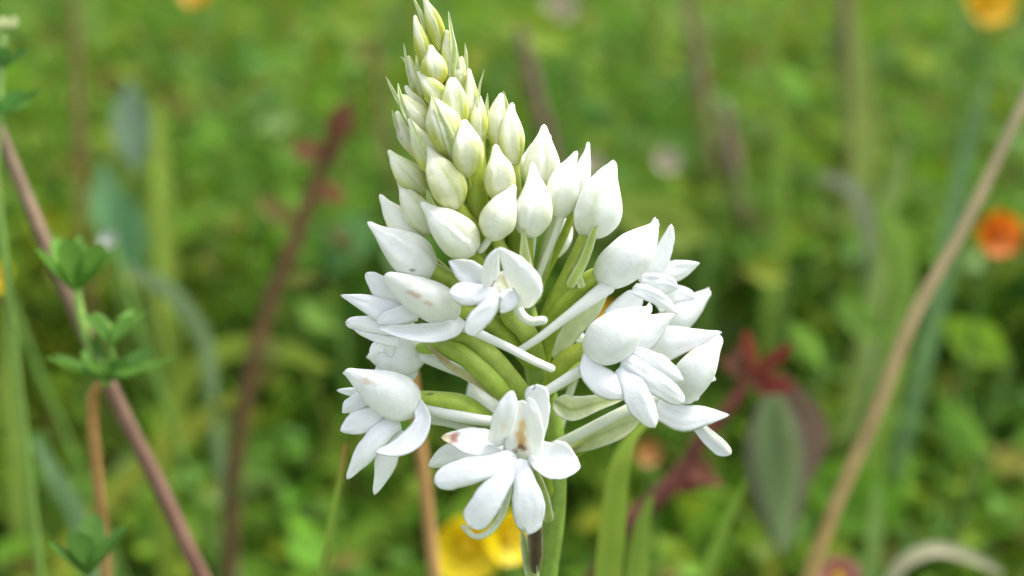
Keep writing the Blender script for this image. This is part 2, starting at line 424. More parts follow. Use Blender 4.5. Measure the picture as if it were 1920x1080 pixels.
bud([(876, 334, 7, 16), (875, 306, 8.4, 46), (876, 274, 8.6, 48), (873, 245, 8, 28), (870, 224, 7.4, 8)], .5, mid=[(1.2, .3)], seams=(1.9,), oc=(0.4, 0.5, 0.1), ov=[(876, 328, 6.8, 9), (880, 350, 6, 10), (884, 372, 5, 11)])
bud([(790, 302, 1.5, 12), (762, 262, 2, 26), (752, 236, 2, 20), (744, 208, 1.6, 8)], .32, [[(754, 262, 2.8, 9), (742, 232, 2.4, 7), (735, 205, 2, 3)]])
bud([(838, 335, 5, 20), (812, 300, 6, 48), (790, 266, 6, 36), (776, 240, 5.4, 17), (766, 222, 5, 6)], .55, [[(826, 330, 6.8, 10), (800, 290, 7.6, 12), (782, 255, 7.2, 9), (768, 218, 6.2, 4)]], mid=[(1.2, .5)], seams=(.4,))
bud([(796, 364, 3.5, 20), (770, 334, 4.4, 46), (748, 308, 4.4, 32), (736, 292, 4, 15), (728, 281, 3.8, 6)], .42, mid=[(1.6, .5)], seams=(.7,))
bud([(856, 392, 7, 26), (842, 356, 8.6, 58), (824, 320, 8.6, 48), (812, 296, 8, 24), (803, 275, 7.6, 7)], .33, mid=[(1.25, .65)], seams=(2.2,), ovw=32,
    ov=[(852, 384, 6.6, 28), (868, 406, 6, 31), (900, 444, 4.5, 28), (945, 500, 1, 20)])
bud([(942, 384, 6, 22), (939, 350, 7, 50), (937, 318, 7, 46), (932, 292, 6.4, 24), (929, 270, 6, 7)], .32, seams=(1.9,), ov=[(938, 378, 5.6, 22), (930, 420, 5, 26), (940, 500, 2, 22)])
bud([(806, 440, 4.5, 22), (784, 404, 5.6, 48), (764, 370, 5.4, 32), (754, 352, 5, 15), (745, 336, 4.7, 6)], .26, [[(832, 420, 5.4, 13), (808, 382, 6, 12), (800, 352, 6.2, 5)]], seams=(1.0,), mid=[(1.2, .3)])
bud([(794, 474, 3.5, 24), (764, 432, 4.6, 50), (736, 398, 4.4, 36), (722, 380, 4, 18), (712, 364, 3.6, 6)], .17, seams=(.9,))
bud([(882, 474, 8, 34), (860, 450, 9.6, 64), (830, 418, 10, 54), (808, 398, 9.4, 28), (789, 379, 8.8, 7)], .13, seams=(1.5,), basefall=None) if False else \
bud([(884, 476, 8, 40), (862, 450, 9.6, 66), (832, 420, 10, 54), (808, 397, 9.4, 27), (789, 379, 8.8, 7)], .13, seams=(1.35,), ov=[(872, 464, 7, 26), (892, 484, 6.4, 22), (912, 506, 5, 18), (950, 550, 1, 18)])
bud([(812, 516, 5.5, 40), (776, 486, 7, 72), (738, 456, 6.8, 52), (710, 434, 6.2, 24), (689, 416, 5.6, 6)], .05, seams=(1.0,), stains=[(775, 508, 3.5, 2.6, 40, (.03, .02, .02), 1.0)],
    ov=[(798, 500, 6, 36), (832, 520, 5.6, 34), (880, 548, 4, 30), (970, 620, 0, 22)], oc=(0.36, 0.47, 0.07))
bud([(922, 450, 8.5, 26), (930, 418, 9.8, 58), (944, 386, 9.8, 46), (956, 364, 9.2, 24), (966, 346, 8.8, 6)], .17, seams=(1.9,), spur=[(922, 440, 8, 14), (912, 456, 8, 13), (902, 468, 7.6, 14)],
    ov=[(930, 446, 8, 18), (946, 480, 7, 24), (962, 540, 3, 24)])
bud([(992, 444, 7, 34), (996, 408, 8.4, 62), (1002, 368, 8.2, 50), (1000, 332, 7.6, 24), (998, 304, 7, 7)], .12, [[(990, 520, 7, 26), (984, 480, 8.4, 20), (982, 445, 9.6, 10), (981, 412, 10, 4)]], seams=(1.7,),
    ov=[(988, 430, 6.5, 26), (984, 480, 6, 30), (990, 560, 2, 28)], spur=[(1000, 430, 6, 15), (996, 470, 5, 14), (990, 520, 4, 12)])
bud([(1014, 366, 3, 34), (1016, 318, 4, 62), (1018, 280, 3.8, 46), (1020, 254, 3.4, 24), (1020, 233, 3, 7)], .26, seams=(1.5,), mid=[(1.3, .35)])
bud([(1000, 350, -1, 20), (990, 310, -.6, 36), (994, 288, -.6, 20), (1000, 268, -.8, 6)], .05)
bud([(1022, 300, -2, 12), (1026, 275, -2, 18), (1031, 252, -2, 5)], .05)
bud([(1046, 408, 4.5, 32), (1052, 370, 5.6, 56), (1060, 332, 5.4, 46), (1072, 304, 5, 22), (1082, 283, 4.7, 6)], .13, seams=(2.0,), oc=(0.55, 0.62, 0.32),
    ov=[(1046, 398, 4.2, 34), (1034, 432, 4.2, 26), (1022, 480, 3.6, 24), (1004, 560, 1, 24)], spur=[(1052, 405, 5.2, 16), (1036, 450, 5, 15), (1014, 505, 4, 13), (1004, 540, 3, 11)])
bud([(1086, 372, 1.5, 20), (1090, 335, 2, 30), (1096, 304, 1.8, 22), (1101, 284, 1.6, 12), (1103, 266, 1.4, 6)], .04, ov=[(1086, 364, 1.2, 14), (1070, 410, 1, 16), (1020, 520, 0, 16)])
# large bud seen from its back, two sepal shoulders beside the ovary
br7 = bud([(1108, 444, 4, 44), (1114, 412, 5.4, 80), (1124, 372, 5.6, 74), (1138, 334, 5, 44), (1148, 312, 4.6, 20), (1150, 300, 4.4, 7)], .07, seams=(2.2,), ridge=.10, phase=1.9, mid=[(1.7, .3)],
    ov=[(1104, 430, 5.6, 28), (1094, 462, 5.8, 31), (1070, 510, 5, 32), (1034, 580, 2.5, 32), (1012, 640, .5, 26)], oc=(0.40, 0.50, 0.07))
bract([(1066, 540, 6.2, 18), (1094, 490, 7.4, 17), (1112, 440, 8.0, 13), (1123, 402, 8.0, 4)], br7, col=(0.42, 0.54, 0.12))
bract([(1092, 540, 6.4, 13), (1083, 515, 6.6, 12), (1074, 494, 6.6, 6)], br7, tip=.5)
bud([(1036, 484, -3, 20), (1046, 456, -2.6, 38), (1058, 430, -2.6, 34), (1066, 410, -2.6, 14)], 0.0, ov=None)

# ---- open flowers
def flower(px, py, d): return empty('flower', P(px, py, d), orchid)
def sepal(f, pts, **k): return petal('sepal', pts, f, **k)
def lip(f, pts, **k): return petal('lip_lobe', [(x, y, d, w * (.9 if i < len(pts) - 1 else 1)) for i, (x, y, d, w) in enumerate(pts)], f, **k)
def hood(f, pts, **k):
    a = dict(g=0.02, seams=(1.4,), ridge=.05); a.update(k)
    st = a.get('stains', ())
    a.setdefault('keel', ((1.15, .20, .75), (2.75, .15, .55)))
    a['seams'] = (); a['ridge'] = .02
    h = bud_mesh('hood', [(x, y, d, w * (.93 if i < len(pts) - 2 else .8)) for i, (x, y, d, w) in enumerate(pts)], f, n=44, seg=56, **a)
    # the two petal tips that show at the mouth of the hood
    q = np.array(pts, float); T = np.gradient(q[:, :2], axis=0); T /= np.linalg.norm(T, axis=1)[:, None]
    nx = np.stack([-T[:, 1], T[:, 0]], 1); i0 = len(pts) // 2 - 1
    for s_, r_, w_, o_, ex in ((-1, 30, .58, .13, 2), (1, -30, .56, .17, -7)):
        rows = [(x + s_ * nn[0] * w * o_, y + s_ * nn[1] * w * o_, d + .12 * s_, max(w * w_, 9)) for (x, y, d, w), nn in zip(pts, nx)][i0:]
        x, y, d, w = rows[-1]; tx, ty = T[-1]
        rows[-1] = (x + tx * ex + s_ * nx[-1][0] * 5, y + ty * ex + s_ * nx[-1][1] * 5, d, 5)
        petal('petal', rows, f, cup=-.5, roll=r_, tip=.06, base=.15, stains=st, curl=.05, col=a.get('white', WHITE), wav=.05)
    return h
def spur(f, pts, **k):
    a = dict(col=(0.82, 0.84, 0.80), n=24, seg=16); a.update(k)
    return tube('spur', pts, f, **a)
STAIN = (0.62, 0.46, 0.33)

# A: left, middle tier, seen from the side
fA = flower(856, 588, 6)
hood(fA, [(858, 592, 7, 40), (826, 574, 9, 72), (786, 552, 10, 66), (752, 532, 10, 46), (732, 520, 9.6, 30), (722, 514, 9.4, 12)], seams=(1.55,), ridge=.07, white=CREAM * .4 + WHITE * .6,
     stains=[(778, 553, 22, 6, 24, (0.60, 0.40, 0.28), .75), (802, 568, 18, 5, 28, (0.66, 0.50, 0.36), .6), (770, 528, 16, 4, 20, STAIN, .4)])
sepal(fA, [(772, 590, 7, 44), (730, 556, 7, 44), (704, 528, 7, 32), (685, 512, 7, 18)], cup=-.35, tip=.16, notch=(.8, 6, .2))
sepal(fA, [(770, 604, 8, 36), (732, 588, 8.6, 46), (690, 570, 8.6, 34), (638, 553, 8, 3)], cup=-.3, tip=.03)
lip(fA, [(786, 586, 9, 34), (752, 590, 9.8, 36), (724, 598, 9.8, 28), (706, 606, 9.4, 12)], cup=-.4, tip=.25)
lip(fA, [(780, 618, 8, 30), (720, 612, 8.4, 36), (672, 606, 8.2, 28), (647, 606, 8, 20)], cup=-.35, notch=(.8, 7, -.2))
lip(fA, [(750, 638, 8, 30), (712, 630, 8.2, 28), (680, 622, 8, 18), (660, 614, 8, 5)], cup=-.3, tip=.2)
sepal(fA, [(862, 594, 8.4, 16), (850, 614, 10, 30), (806, 624, 11, 34), (760, 622, 11, 26), (709, 615, 10.4, 4)], cup=.55, tip=.05, stains=[(850, 628, 20, 6, -30, (0.74, 0.66, 0.58), .4)])
spur(fA, [(858, 606, 8, 20), (890, 622, 10, 17), (950, 650, 12, 15), (1000, 676, 13, 14), (1034, 691, 13.4, 13)])
ovary([(850, 584, 7.4, 26), (880, 586, 6.4, 26), (930, 610, 4.4, 32), (1004, 690, 1.0, 26)], fA, col=(0.46, 0.55, 0.08), col2=OVARY)
ovary([(824, 638, 5.6, 14), (874, 634, 6.4, 26), (914, 664, 6.6, 36), (960, 714, 5, 36), (1006, 764, 2, 26)], fA, col=(0.34, 0.44, 0.06), col2=(0.33, 0.44, 0.08))

# I: small flower facing the front, mid-height
fI = flower(948, 540, 11)
sepal(fI, [(922, 540, 11, 34), (896, 522, 11.6, 46), (868, 504, 11.8, 38), (841, 489, 11.8, 3)], cup=.3, tip=.05, roll=10)
petal('petal', [(926, 548, 11, 30), (920, 515, 13, 36), (924, 490, 14, 28), (935, 465, 14.2, 6)], fI, cup=-.3, roll=-28, tip=.1)
petal('petal', [(972, 574, 12, 30), (984, 544, 14.2, 56), (968, 510, 15, 48), (950, 484, 14.8, 28), (934, 464, 14.4, 5)], fI, cup=-.55, roll=16, tip=.06)
petal('column', [(938, 552, 12.0, 34), (944, 530, 11.6, 34), (942, 508, 11.6, 26)], fI, cup=.3, col=(0.86, 0.84, 0.66), stains=[(948, 528, 16, 8, 60, (0.85, 0.68, 0.22), .95)], wav=.02, n=22)
lip(fI, [(934, 550, 12.4, 24), (900, 552, 13, 40), (868, 550, 13.4, 44), (842, 548, 13.4, 26)], cup=-.3, tip=.2, roll=-8)
lip(fI, [(940, 552, 12.6, 26), (922, 572, 14, 32), (898, 598, 14.8, 40), (878, 628, 15, 22)], cup=-.2, tip=.12, roll=5)
lip(fI, [(946, 546, 12.6, 28), (956, 560, 13.8, 36), (948, 576, 14.4, 24), (938, 586, 14.4, 6)], cup=-.2, tip=.1, roll=15)
spur(fI, [(966, 560, 11, 18), (976, 588, 11.2, 18), (994, 602, 11.4, 16), (1018, 601, 11.6, 16)], col=(0.74, 0.77, 0.68))
ovary([(956, 560, 8, 26), (956, 592, 6, 34), (984, 620, 4.5, 38), (1010, 668, 1.5, 30)], fI, col=(0.36, 0.46, 0.08))

# E: right, upper, its back to the light
fE = flower(1126, 520, 3)
hood(fE, [(1118, 530, 3, 34), (1148, 508, 5, 74), (1184, 478, 5.6, 80), (1212, 446, 5, 52), (1226, 426, 4.6, 26), (1233, 411, 4.4, 6)], seams=(2.0,), ridge=.07)
sepal(fE, [(1200, 530, 3.4, 40), (1232, 490, 3.6, 40), (1250, 452, 3.2, 30), (1259, 420, 3, 8)], cup=-.3, tip=.06, roll=25, notch=(.75, 8, .5))
sepal(fE, [(1214, 530, 3, 34), (1250, 514, 2.8, 46), (1282, 504, 2.4, 34), (1312, 493, 2, 3)], cup=-.35, tip=.03, roll=-12)
lip(fE, [(1200, 528, 4.6, 34), (1236, 532, 4.8, 44), (1258, 536, 4.6, 34), (1272, 540, 4.4, 18)], cup=-.35, tip=.25)
lip(fE, [(1186, 540, 6, 24), (1220, 552, 6.6, 30), (1246, 568, 6.6, 26), (1270, 590, 6.2, 5)], cup=-.4, tip=.06)
spur(fE, [(1140, 536, 5.4, 30), (1108, 560, 6, 25), (1060, 596, 6.4, 18), (1010, 634, 6.4, 15), (976, 656, 6, 13)])
ovary([(1130, 514, 3.6, 32), (1100, 528, 4, 33), (1060, 560, 3.6, 36), (1030, 620, 2, 36), (1016, 690, 0, 28)], fE, col=(0.42, 0.53, 0.06), col2=OVARY)
bract([(1040, 676, 4, 20), (1066, 624, 4.6, 36), (1106, 584, 4.6, 32), (1140, 550, 4, 8)], fE, col=(0.58, 0.66, 0.36), roll=-14, tip=.2)

# F: behind E, only its hood and one sepal show
fF = flower(1240, 616, -5)
hood(fF, [(1236, 628, -4, 40), (1266, 598, -3, 66), (1300, 572, -3, 48), (1320, 555, -3, 30), (1332, 546, -3, 14)], seams=(1.7,))
sepal(fF, [(1228, 570, -2, 40), (1262, 556, -2, 44), (1290, 556, -2, 30), (1304, 560, -2, 12)], cup=-.3)
ovary([(1240, 620, -4.6, 26), (1160, 640, -3.4, 28), (1050, 720, -1, 28)], fF)
sepal(fF, [(1150, 640, -6, 30), (1100, 640, -6, 26), (1080, 632, -6, 22)], cup=-.3, notch=(.6, 10, 0))

# G: right, middle tier, three-lobed lip towards the camera
fG = flower(1104, 660, 7)
sepal(fG, [(1126, 646, 6, 40), (1156, 606, 5.4, 58), (1182, 570, 5, 48), (1200, 546, 4.6, 26)], cup=-.35, tip=.12, roll=-14)
hood(fG, [(1100, 666, 7.4, 44), (1132, 646, 9, 84), (1168, 620, 9.6, 80), (1200, 594, 9, 44), (1214, 582, 8.6, 22), (1222, 572, 8.4, 6)], seams=(1.7,), ridge=.06)
petal('petal', [(1150, 668, 8, 50), (1190, 640, 9, 62), (1228, 612, 8.4, 46), (1264, 588, 7.6, 4)], fG, cup=-.5, tip=.04, roll=-10)
sepal(fG, [(1106, 656, 9, 24), (1112, 696, 11, 48), (1144, 722, 12, 50), (1172, 732, 12, 34), (1192, 736, 11.6, 5)], cup=-.5, tip=.08, roll=18)
lip(fG, [(1180, 666, 9.4, 40), (1212, 676, 11, 44), (1246, 694, 11.6, 46), (1282, 714, 11, 12)], cup=-.35, tip=.2)
lip(fG, [(1166, 676, 10, 40), (1206, 702, 12, 42), (1244, 728, 12.8, 44), (1284, 754, 12.4, 26)], cup=-.4, tip=.16)
lip(fG, [(1168, 684, 10, 44), (1186, 722, 12.6, 48), (1204, 762, 13.6, 52), (1228, 802, 13.6, 20)], cup=-.3, tip=.12)
spur(fG, [(1120, 676, 8, 24), (1080, 700, 8, 21), (1044, 722, 8, 19), (1014, 740, 7.8, 17)])
ovary([(1110, 656, 7.2, 30), (1080, 662, 6.4, 32), (1050, 684, 5, 34), (1024, 740, 1.4, 30)], fG, col=(0.50, 0.58, 0.07), col2=OVARY)

# H: right, lower tier behind G
fH = flower(1226, 730, 2)
petal('petal', [(1214, 664, 4, 44), (1250, 646, 5, 66), (1300, 636, 4.6, 40), (1354, 623, 4, 4)], fH, cup=-.45, tip=.03, roll=-10)
hood(fH, [(1270, 748, 3, 50), (1290, 716, 5, 70), (1316, 682, 5.6, 62), (1338, 652, 5, 38), (1352, 630, 4.6, 14)], seams=(2.5,), ridge=.05, stains=[(1296, 662, 16, 8, -35, (0.72, 0.55, 0.38), .7), (1326, 644, 22, 4, -35, (0.7, 0.58, 0.48), .45)])
sepal(fH, [(1226, 734, 3, 22), (1240, 762, 5, 46), (1276, 780, 6.4, 54), (1322, 778, 6.4, 38), (1368, 778, 6, 3)], cup=-.45, tip=.03, roll=14)
lip(fH, [(1290, 720, 3, 30), (1318, 704, 2.8, 28), (1330, 708, 2.6, 20), (1342, 711, 2.4, 8)], cup=-.3, notch=(.7, 4, 0))
lip(fH, [(1284, 736, 4.4, 28), (1302, 742, 4.6, 24), (1312, 744, 4.6, 12)], cup=-.3)
lip(fH, [(1296, 780, 4, 24), (1322, 808, 4.8, 30), (1350, 834, 5.2, 34), (1370, 852, 5.2, 10)], cup=.8, fold=.5, tip=.15, roll=-10)
ovary([(1240, 730, 2.6, 28), (1170, 778, 3, 30), (1100, 830, 2.4, 26), (1036, 880, 0, 22)], fH)
spur(fH, [(1230, 744, 5, 20), (1160, 776, 6, 20), (1090, 812, 6.4, 20), (1034, 838, 6.2, 17)], col=(0.70, 0.74, 0.62))
bract([(1040, 752, 5.4, 34), (1072, 768, 6.6, 46), (1120, 756, 7, 30), (1180, 740, 6.4, 12)], fH, col=(0.62, 0.68, 0.36), col2=(0.80, 0.83, 0.62), vein=.8, tip=.2, roll=10)
bract([(1062, 846, 3, 10), (1110, 822, 4.8, 40), (1160, 800, 5, 44), (1204, 782, 4.6, 20)], fH, col=(0.56, 0.62, 0.30), col2=(0.70, 0.74, 0.48), vein=.6, stains=[(1080, 842, 20, 6, -20, (.2, .1, .05), .7)])

# B: left, behind A and C
fB = flower(786, 656, 1)
hood(fB, [(796, 652, 2, 50), (764, 660, 3, 84), (728, 668, 3.4, 70), (704, 668, 3, 36), (690, 664, 2.8, 8)], seams=(1.6,))
lip(fB, [(770, 670, 3, 40), (766, 694, 4, 44), (754, 714, 4.2, 34), (744, 730, 4, 10)], cup=-.3, roll=10)
lip(fB, [(744, 660, 5.6, 34), (722, 648, 7.4, 28), (706, 652, 7.6, 24), (694, 668, 7.2, 8)], cup=-.4, tip=.15)
lip(fB, [(750, 676, 3.6, 44), (726, 694, 4.6, 48), (712, 708, 4.6, 34), (700, 720, 4.4, 12)], cup=-.3)
ovary([(790, 652, 5.4, 20), (822, 650, 6.4, 30), (872, 668, 7.4, 38), (920, 712, 7, 38), (966, 762, 4, 28), (1018, 800, 1, 22)], fB, col=(0.33, 0.46, 0.06), col2=(0.30, 0.42, 0.06))
bract([(960, 764, 6.4, 10), (900, 718, 7.6, 18), (850, 690, 8, 14), (798, 644, 8, 7)], fB, col=(0.42, 0.42, 0.18), col2=(0.5, 0.46, 0.28), stains=[(830, 672, 40, 6, 35, (0.40, 0.26, 0.12), .8), (930, 742, 40, 7, 40, (0.30, 0.2, 0.1), .7)])
spur(fB, [(790, 664, 4, 26), (830, 682, 4, 24), (880, 704, 4.4, 18), (930, 726, 4, 14)], col=(0.80, 0.83, 0.78))

# C: left, lower tier
fC = flower(780, 746, 7)
hood(fC, [(788, 750, 7.4, 46), (756, 748, 9, 82), (718, 732, 10, 78), (684, 714, 10, 50), (662, 702, 9.6, 32), (647, 694, 9.4, 12)], seams=(1.7,), ridge=.06, stains=[(690, 716, 22, 8, 24, (0.66, 0.50, 0.36), .7)])
sepal(fC, [(690, 738, 7, 20), (660, 735, 7, 18), (631, 732, 7, 4)], cup=-.2)
petal('petal', [(706, 734, 8, 26), (676, 752, 8.6, 34), (654, 764, 8.4, 30), (642, 774, 8, 16)], fC, cup=-.35, tip=.25)
lip(fC, [(742, 784, 9, 34), (706, 784, 10.6, 46), (668, 794, 11, 46), (638, 808, 10.8, 18)], cup=-.35, tip=.2)
lip(fC, [(748, 786, 9.6, 40), (718, 810, 11.6, 44), (686, 848, 12.4, 42), (650, 899, 12, 8)], cup=-.3, tip=.08)
lip(fC, [(744, 800, 9, 44), (730, 836, 10.4, 46), (722, 876, 11, 42), (702, 928, 10.8, 8)], cup=-.25, tip=.08, roll=8)
sepal(fC, [(782, 750, 9.6, 20), (794, 786, 12, 32), (776, 822, 13.4, 44), (742, 842, 13.8, 32), (704, 848, 13.4, 4)], cup=.25, tip=.06, roll=-30)
ovary([(776, 746, 7.6, 30), (822, 752, 8, 36), (868, 762, 7.4, 40), (916, 790, 5.4, 34), (1016, 840, 1, 22)], fC, col=(0.40, 0.52, 0.06), col2=(0.22, 0.36, 0.04), stains=[(810, 739, 8, 4, 0, (.02, .015, .01), 1)])
spur(fC, [(784, 762, 8.4, 22), (830, 774, 9, 22), (890, 786, 9.4, 20), (944, 792, 9, 18)], col=(0.78, 0.81, 0.75))
spur(fC, [(790, 786, 6, 15), (840, 792, 6, 17), (890, 806, 6.4, 18), (930, 822, 6, 14)], col=(0.80, 0.82, 0.78))

# rear flower glimpsed between the ovaries
fR = flower(930, 760, -5)
sepal(fR, [(880, 712, -4, 12), (898, 744, -3.6, 52), (926, 768, -3.6, 56), (950, 784, -4, 30)], cup=-.3, tip=.1, base=.3, stains=[(945, 775, 30, 20, 0, (0.8, 0.76, 0.66), .6)])
petal('petal', [(880, 650, -5, 24), (908, 672, -5, 22), (930, 706, -5, 22), (950, 730, -5, 14)], fR, cup=-.3)
spur(fR, [(1086, 690, -3, 10), (1070, 732, -3, 14), (1056, 780, -3, 14), (1044, 840, -3, 8)], col=(0.76, 0.8, 0.72))
ovary([(930, 762, -5, 22), (980, 790, -3, 22), (1024, 830, 0, 20)], fR)

# D: lowest flower, open towards the camera, partly withered
fD = flower(975, 850, 14)
petal('petal', [(934, 836, 14, 34), (943, 798, 16.4, 42), (953, 764, 16.8, 36), (961, 732, 16.4, 12)], fD, cup=-.3, roll=-18, tip=.12, stains=[(946, 800, 10, 12, 60, (0.78, 0.66, 0.54), .5)])
petal('petal', [(1000, 830, 12.6, 30), (1008, 784, 13.6, 40), (1006, 746, 14, 44), (1004, 720, 14, 30)], fD, cup=-.25, roll=12, tip=.1, notch=(.8, 8, -.6), stains=[(984, 764, 16, 8, 60, (0.66, 0.56, 0.48), .6)])
petal('petal', [(1005, 856, 14.6, 18), (1004, 816, 17, 28), (998, 778, 17.6, 26), (992, 744, 17.2, 14)], fD, cup=-.4, roll=14, tip=.16)
petal('column', [(972, 862, 13.2, 40), (974, 828, 14.4, 52), (976, 784, 14.4, 44), (980, 750, 14.2, 26)], fD, cup=.25, col=(0.84, 0.82, 0.76), wav=.02,
      stains=[(978, 818, 32, 13, 84, (0.62, 0.40, 0.18), 1), (980, 800, 22, 10, 84, (0.78, 0.56, 0.24), .8), (977, 840, 13, 9, 10, (0.20, 0.09, 0.04), .95), (966, 846, 7, 4, 60, (0.15, 0.08, 0.04), .8), (972, 816, 3, 2, 80, (.1, .05, .03), .9)])
sepal(fD, [(944, 834, 13, 40), (910, 832, 14, 52), (874, 826, 14, 46), (850, 822, 14, 26), (827, 820, 14, 8)], cup=.25, roll=-20, tip=.1, col=(0.80, 0.83, 0.80), stains=[(850, 824, 14, 22, 10, (0.36, 0.13, 0.09), .85), (835, 822, 12, 18, 0, (0.72, 0.56, 0.32), .9)])
lip(fD, [(968, 856, 14.4, 36), (926, 870, 16.4, 42), (872, 886, 17.4, 52), (814, 904, 17, 42)], cup=-.3, tip=.2)
lip(fD, [(966, 860, 14.6, 36), (942, 896, 17.2, 44), (914, 938, 18.4, 56), (882, 990, 18.4, 48)], cup=-.3, tip=.16)
lip(fD, [(974, 860, 14.8, 36), (983, 906, 17.2, 46), (991, 950, 18, 62), (988, 1003, 18, 40)], cup=-.25, tip=.12, notch=(.8, 12, .7))
sepal(fD, [(1000, 844, 13.4, 36), (1026, 862, 14.4, 62), (1054, 868, 14.8, 64), (1089, 875, 14.6, 10)], cup=.45, tip=.1, roll=15)
sepal(fD, [(896, 840, 9, 36), (868, 848, 10, 46), (836, 858, 10, 42), (802, 874, 9.6, 8)], cup=-.3, tip=.1, notch=(.7, 8, .4))
lip(fD, [(920, 856, 9, 30), (890, 880, 10, 40), (870, 908, 10, 16)], cup=-.2)
spur(fD, [(956, 890, 13, 12), (951, 930, 12.8, 13), (938, 972, 13.4, 12), (914, 1000, 14.4, 11), (890, 1006, 15.4, 10), (869, 988, 15.8, 9)], col=(0.62, 0.68, 0.50), mat=M_GREEN, flat=.6)
ovary([(990, 800, 11, 26), (1006, 850, 8, 30), (1026, 920, 3, 26)], fD)
bract([(1030, 980, 4.4, 20), (1016, 930, 7, 26), (1002, 890, 9, 22), (992, 850, 10, 6)], fD, col=(0.33, 0.42, 0.10))
bract([(1002, 1100, 4, 26), (992, 1050, 5.4, 26), (984, 1016, 6, 18), (976, 994, 6, 5)], fD, col=(0.36, 0.46, 0.18), stains=[(1004, 1010, 40, 8, 80, (.06, .04, .03), .8)])
bract([(1004, 1075, 5, 16), (1004, 1030, 6.4, 26), (1004, 985, 7, 26), (1010, 945, 7, 10)], fD, col=(0.07, 0.045, 0.03), col2=(0.2, 0.15, 0.09), wav=.1)
# ------------------------------------------------------------------ ground and meadow
def ground():
    n = 90
    xs = np.sign(np.linspace(-1, 1, n)) * np.abs(np.linspace(-1, 1, n)) ** 2.2 * 60
    ys = np.concatenate([np.linspace(-2, 6, 60), 6 + np.linspace(0.05, 1, 30) ** 2 * 90])
    V = []; 
    for y in ys:
        for x in xs:
            z = 0.02 * noise.noise(Vector((x * 1.3, y * 1.3, 0))) * min(1, max(0, (y - .5))) 
            V.append((x, y, z - 0.002))
    F = [(i * n + j, i * n + j + 1, (i + 1) * n + j + 1, (i + 1) * n + j) for i in range(len(ys) - 1) for j in range(n - 1)]
    me = bpy.data.meshes.new('ground'); me.from_pydata(V, [], F)
    o = bpy.data.objects.new('ground', me); COL.objects.link(o); o['kind'] = 'structure'
    m = bpy.data.materials.new('meadow_soil'); m.use_nodes = True
    nn = m.node_tree.nodes; l = m.node_tree.links; b = nn['Principled BSDF']; b.inputs['Roughness'].default_value = 0.9
    tc = nn.new('ShaderNodeTexCoord'); nz = nn.new('ShaderNodeTexNoise'); nz.inputs['Scale'].default_value = 14; nz.inputs['Detail'].default_value = 8
    r = nn.new('ShaderNodeValToRGB'); r.color_ramp.elements[0].position = .35; r.color_ramp.elements[0].color = (.06, .08, .025, 1)
    r.color_ramp.elements[1].position = .65; r.color_ramp.elements[1].color = (.10, .17, .035, 1)
    l.new(tc.outputs['Object'], nz.inputs['Vector']); l.new(nz.outputs['Fac'], r.inputs['Fac']); l.new(r.outputs['Color'], b.inputs['Base Color'])
    me.materials.append(m); return o
ground()

def ribbons(name, roots, tips, bows, widths, cols, segs=7, mat=None, shape=0.5, crease=0.3):
    """many curved blades in one mesh"""
    n = len(roots); t = np.linspace(0, 1, segs)
    mid = (roots + tips) / 2 + bows
    C = ((1 - t) ** 2)[None, :, None] * roots[:, None] + (2 * t * (1 - t))[None, :, None] * mid[:, None] + (t ** 2)[None, :, None] * tips[:, None]
    d = tips - roots
    a = RNG.uniform(0, math.pi, n)
    side = np.stack([np.cos(a), np.sin(a), RNG.normal(0, .2, n)], 1)
    side /= np.linalg.norm(side, axis=1)[:, None]
    wprof = np.clip((1 - t) ** shape * (0.55 + 0.45 * np.minimum(1, t * 4)), 0.02, 1)
    off = side[:, None, :] * (widths[:, None, None] / 2 * wprof[None, :, None])
    V = np.stack([C - off, C + off], 2).reshape(-1, 3)
    F = []
    base = np.arange(n)[:, None] * (segs * 2) + np.arange(segs - 1)[None, :] * 2
    b = base.ravel()
    F = np.stack([b, b + 1, b + 3, b + 2], 1).tolist()
    cc = np.repeat(cols, segs * 2, axis=0)
    return make(name, V, F, cc, mat or M_LEAF)
def pick(palette, n, xy=None):
    c = pick0(palette, n)
    if xy is None: return c
    f = np.array([noise.noise(Vector((x * 9, y * 9, 3.0))) + .6 * noise.noise(Vector((x * 24, y * 24, 8.0))) for x, y in xy])
    g = np.array([noise.noise(Vector((x * 7, y * 7, 31.0))) for x, y in xy])
    return np.clip(c * (1 + .36 * f)[:, None] * np.stack([1 + .34 * g, 1 + .04 * g, 1 - .6 * g], 1), .008, .8)
def pick0(palette, n):
    idx = RNG.choice(len(palette), n, p=np.array([p[1] for p in palette]) / sum(p[1] for p in palette))
    c = np.array([p[0] for p in palette])[idx]
    return np.clip(c * np.array((1.12, 1.1, .5)) * RNG.normal(1, .13, (n, 1)) * RNG.normal(1, .06, (n, 3)), .01, .9)
GRASS = [((.10, .22, .03), 5), ((.15, .28, .04), 4), ((.20, .30, .05), 3), ((.07, .17, .035), 3), ((.13, .25, .09), 3), ((.30, .30, .10), 1.0), ((.34, .27, .16), .7), ((.20, .12, .07), .5)]
HERB = [((.09, .20, .03), 5), ((.12, .24, .04), 5), ((.16, .27, .05), 3), ((.11, .23, .10), 3), ((.19, .27, .15), .8), ((.20, .26, .04), 1.6), ((.17, .12, .08), .7)]
def spots(n, y0, y1, spread=0.72):
    """places in the wedge in front of the camera, denser close by"""
    y = y0 + (y1 - y0) * RNG.random(n) ** 1.7
    x = RNG.uniform(-1, 1, n) * (spread * y + 0.12)
    k = RNG.random(n) < .38                                     # the meadow goes on to both sides
    x = np.where(k, np.sign(x) * (spread * y + .12 + RNG.random(n) * (.75 * y + .25)), x)
    return x, y
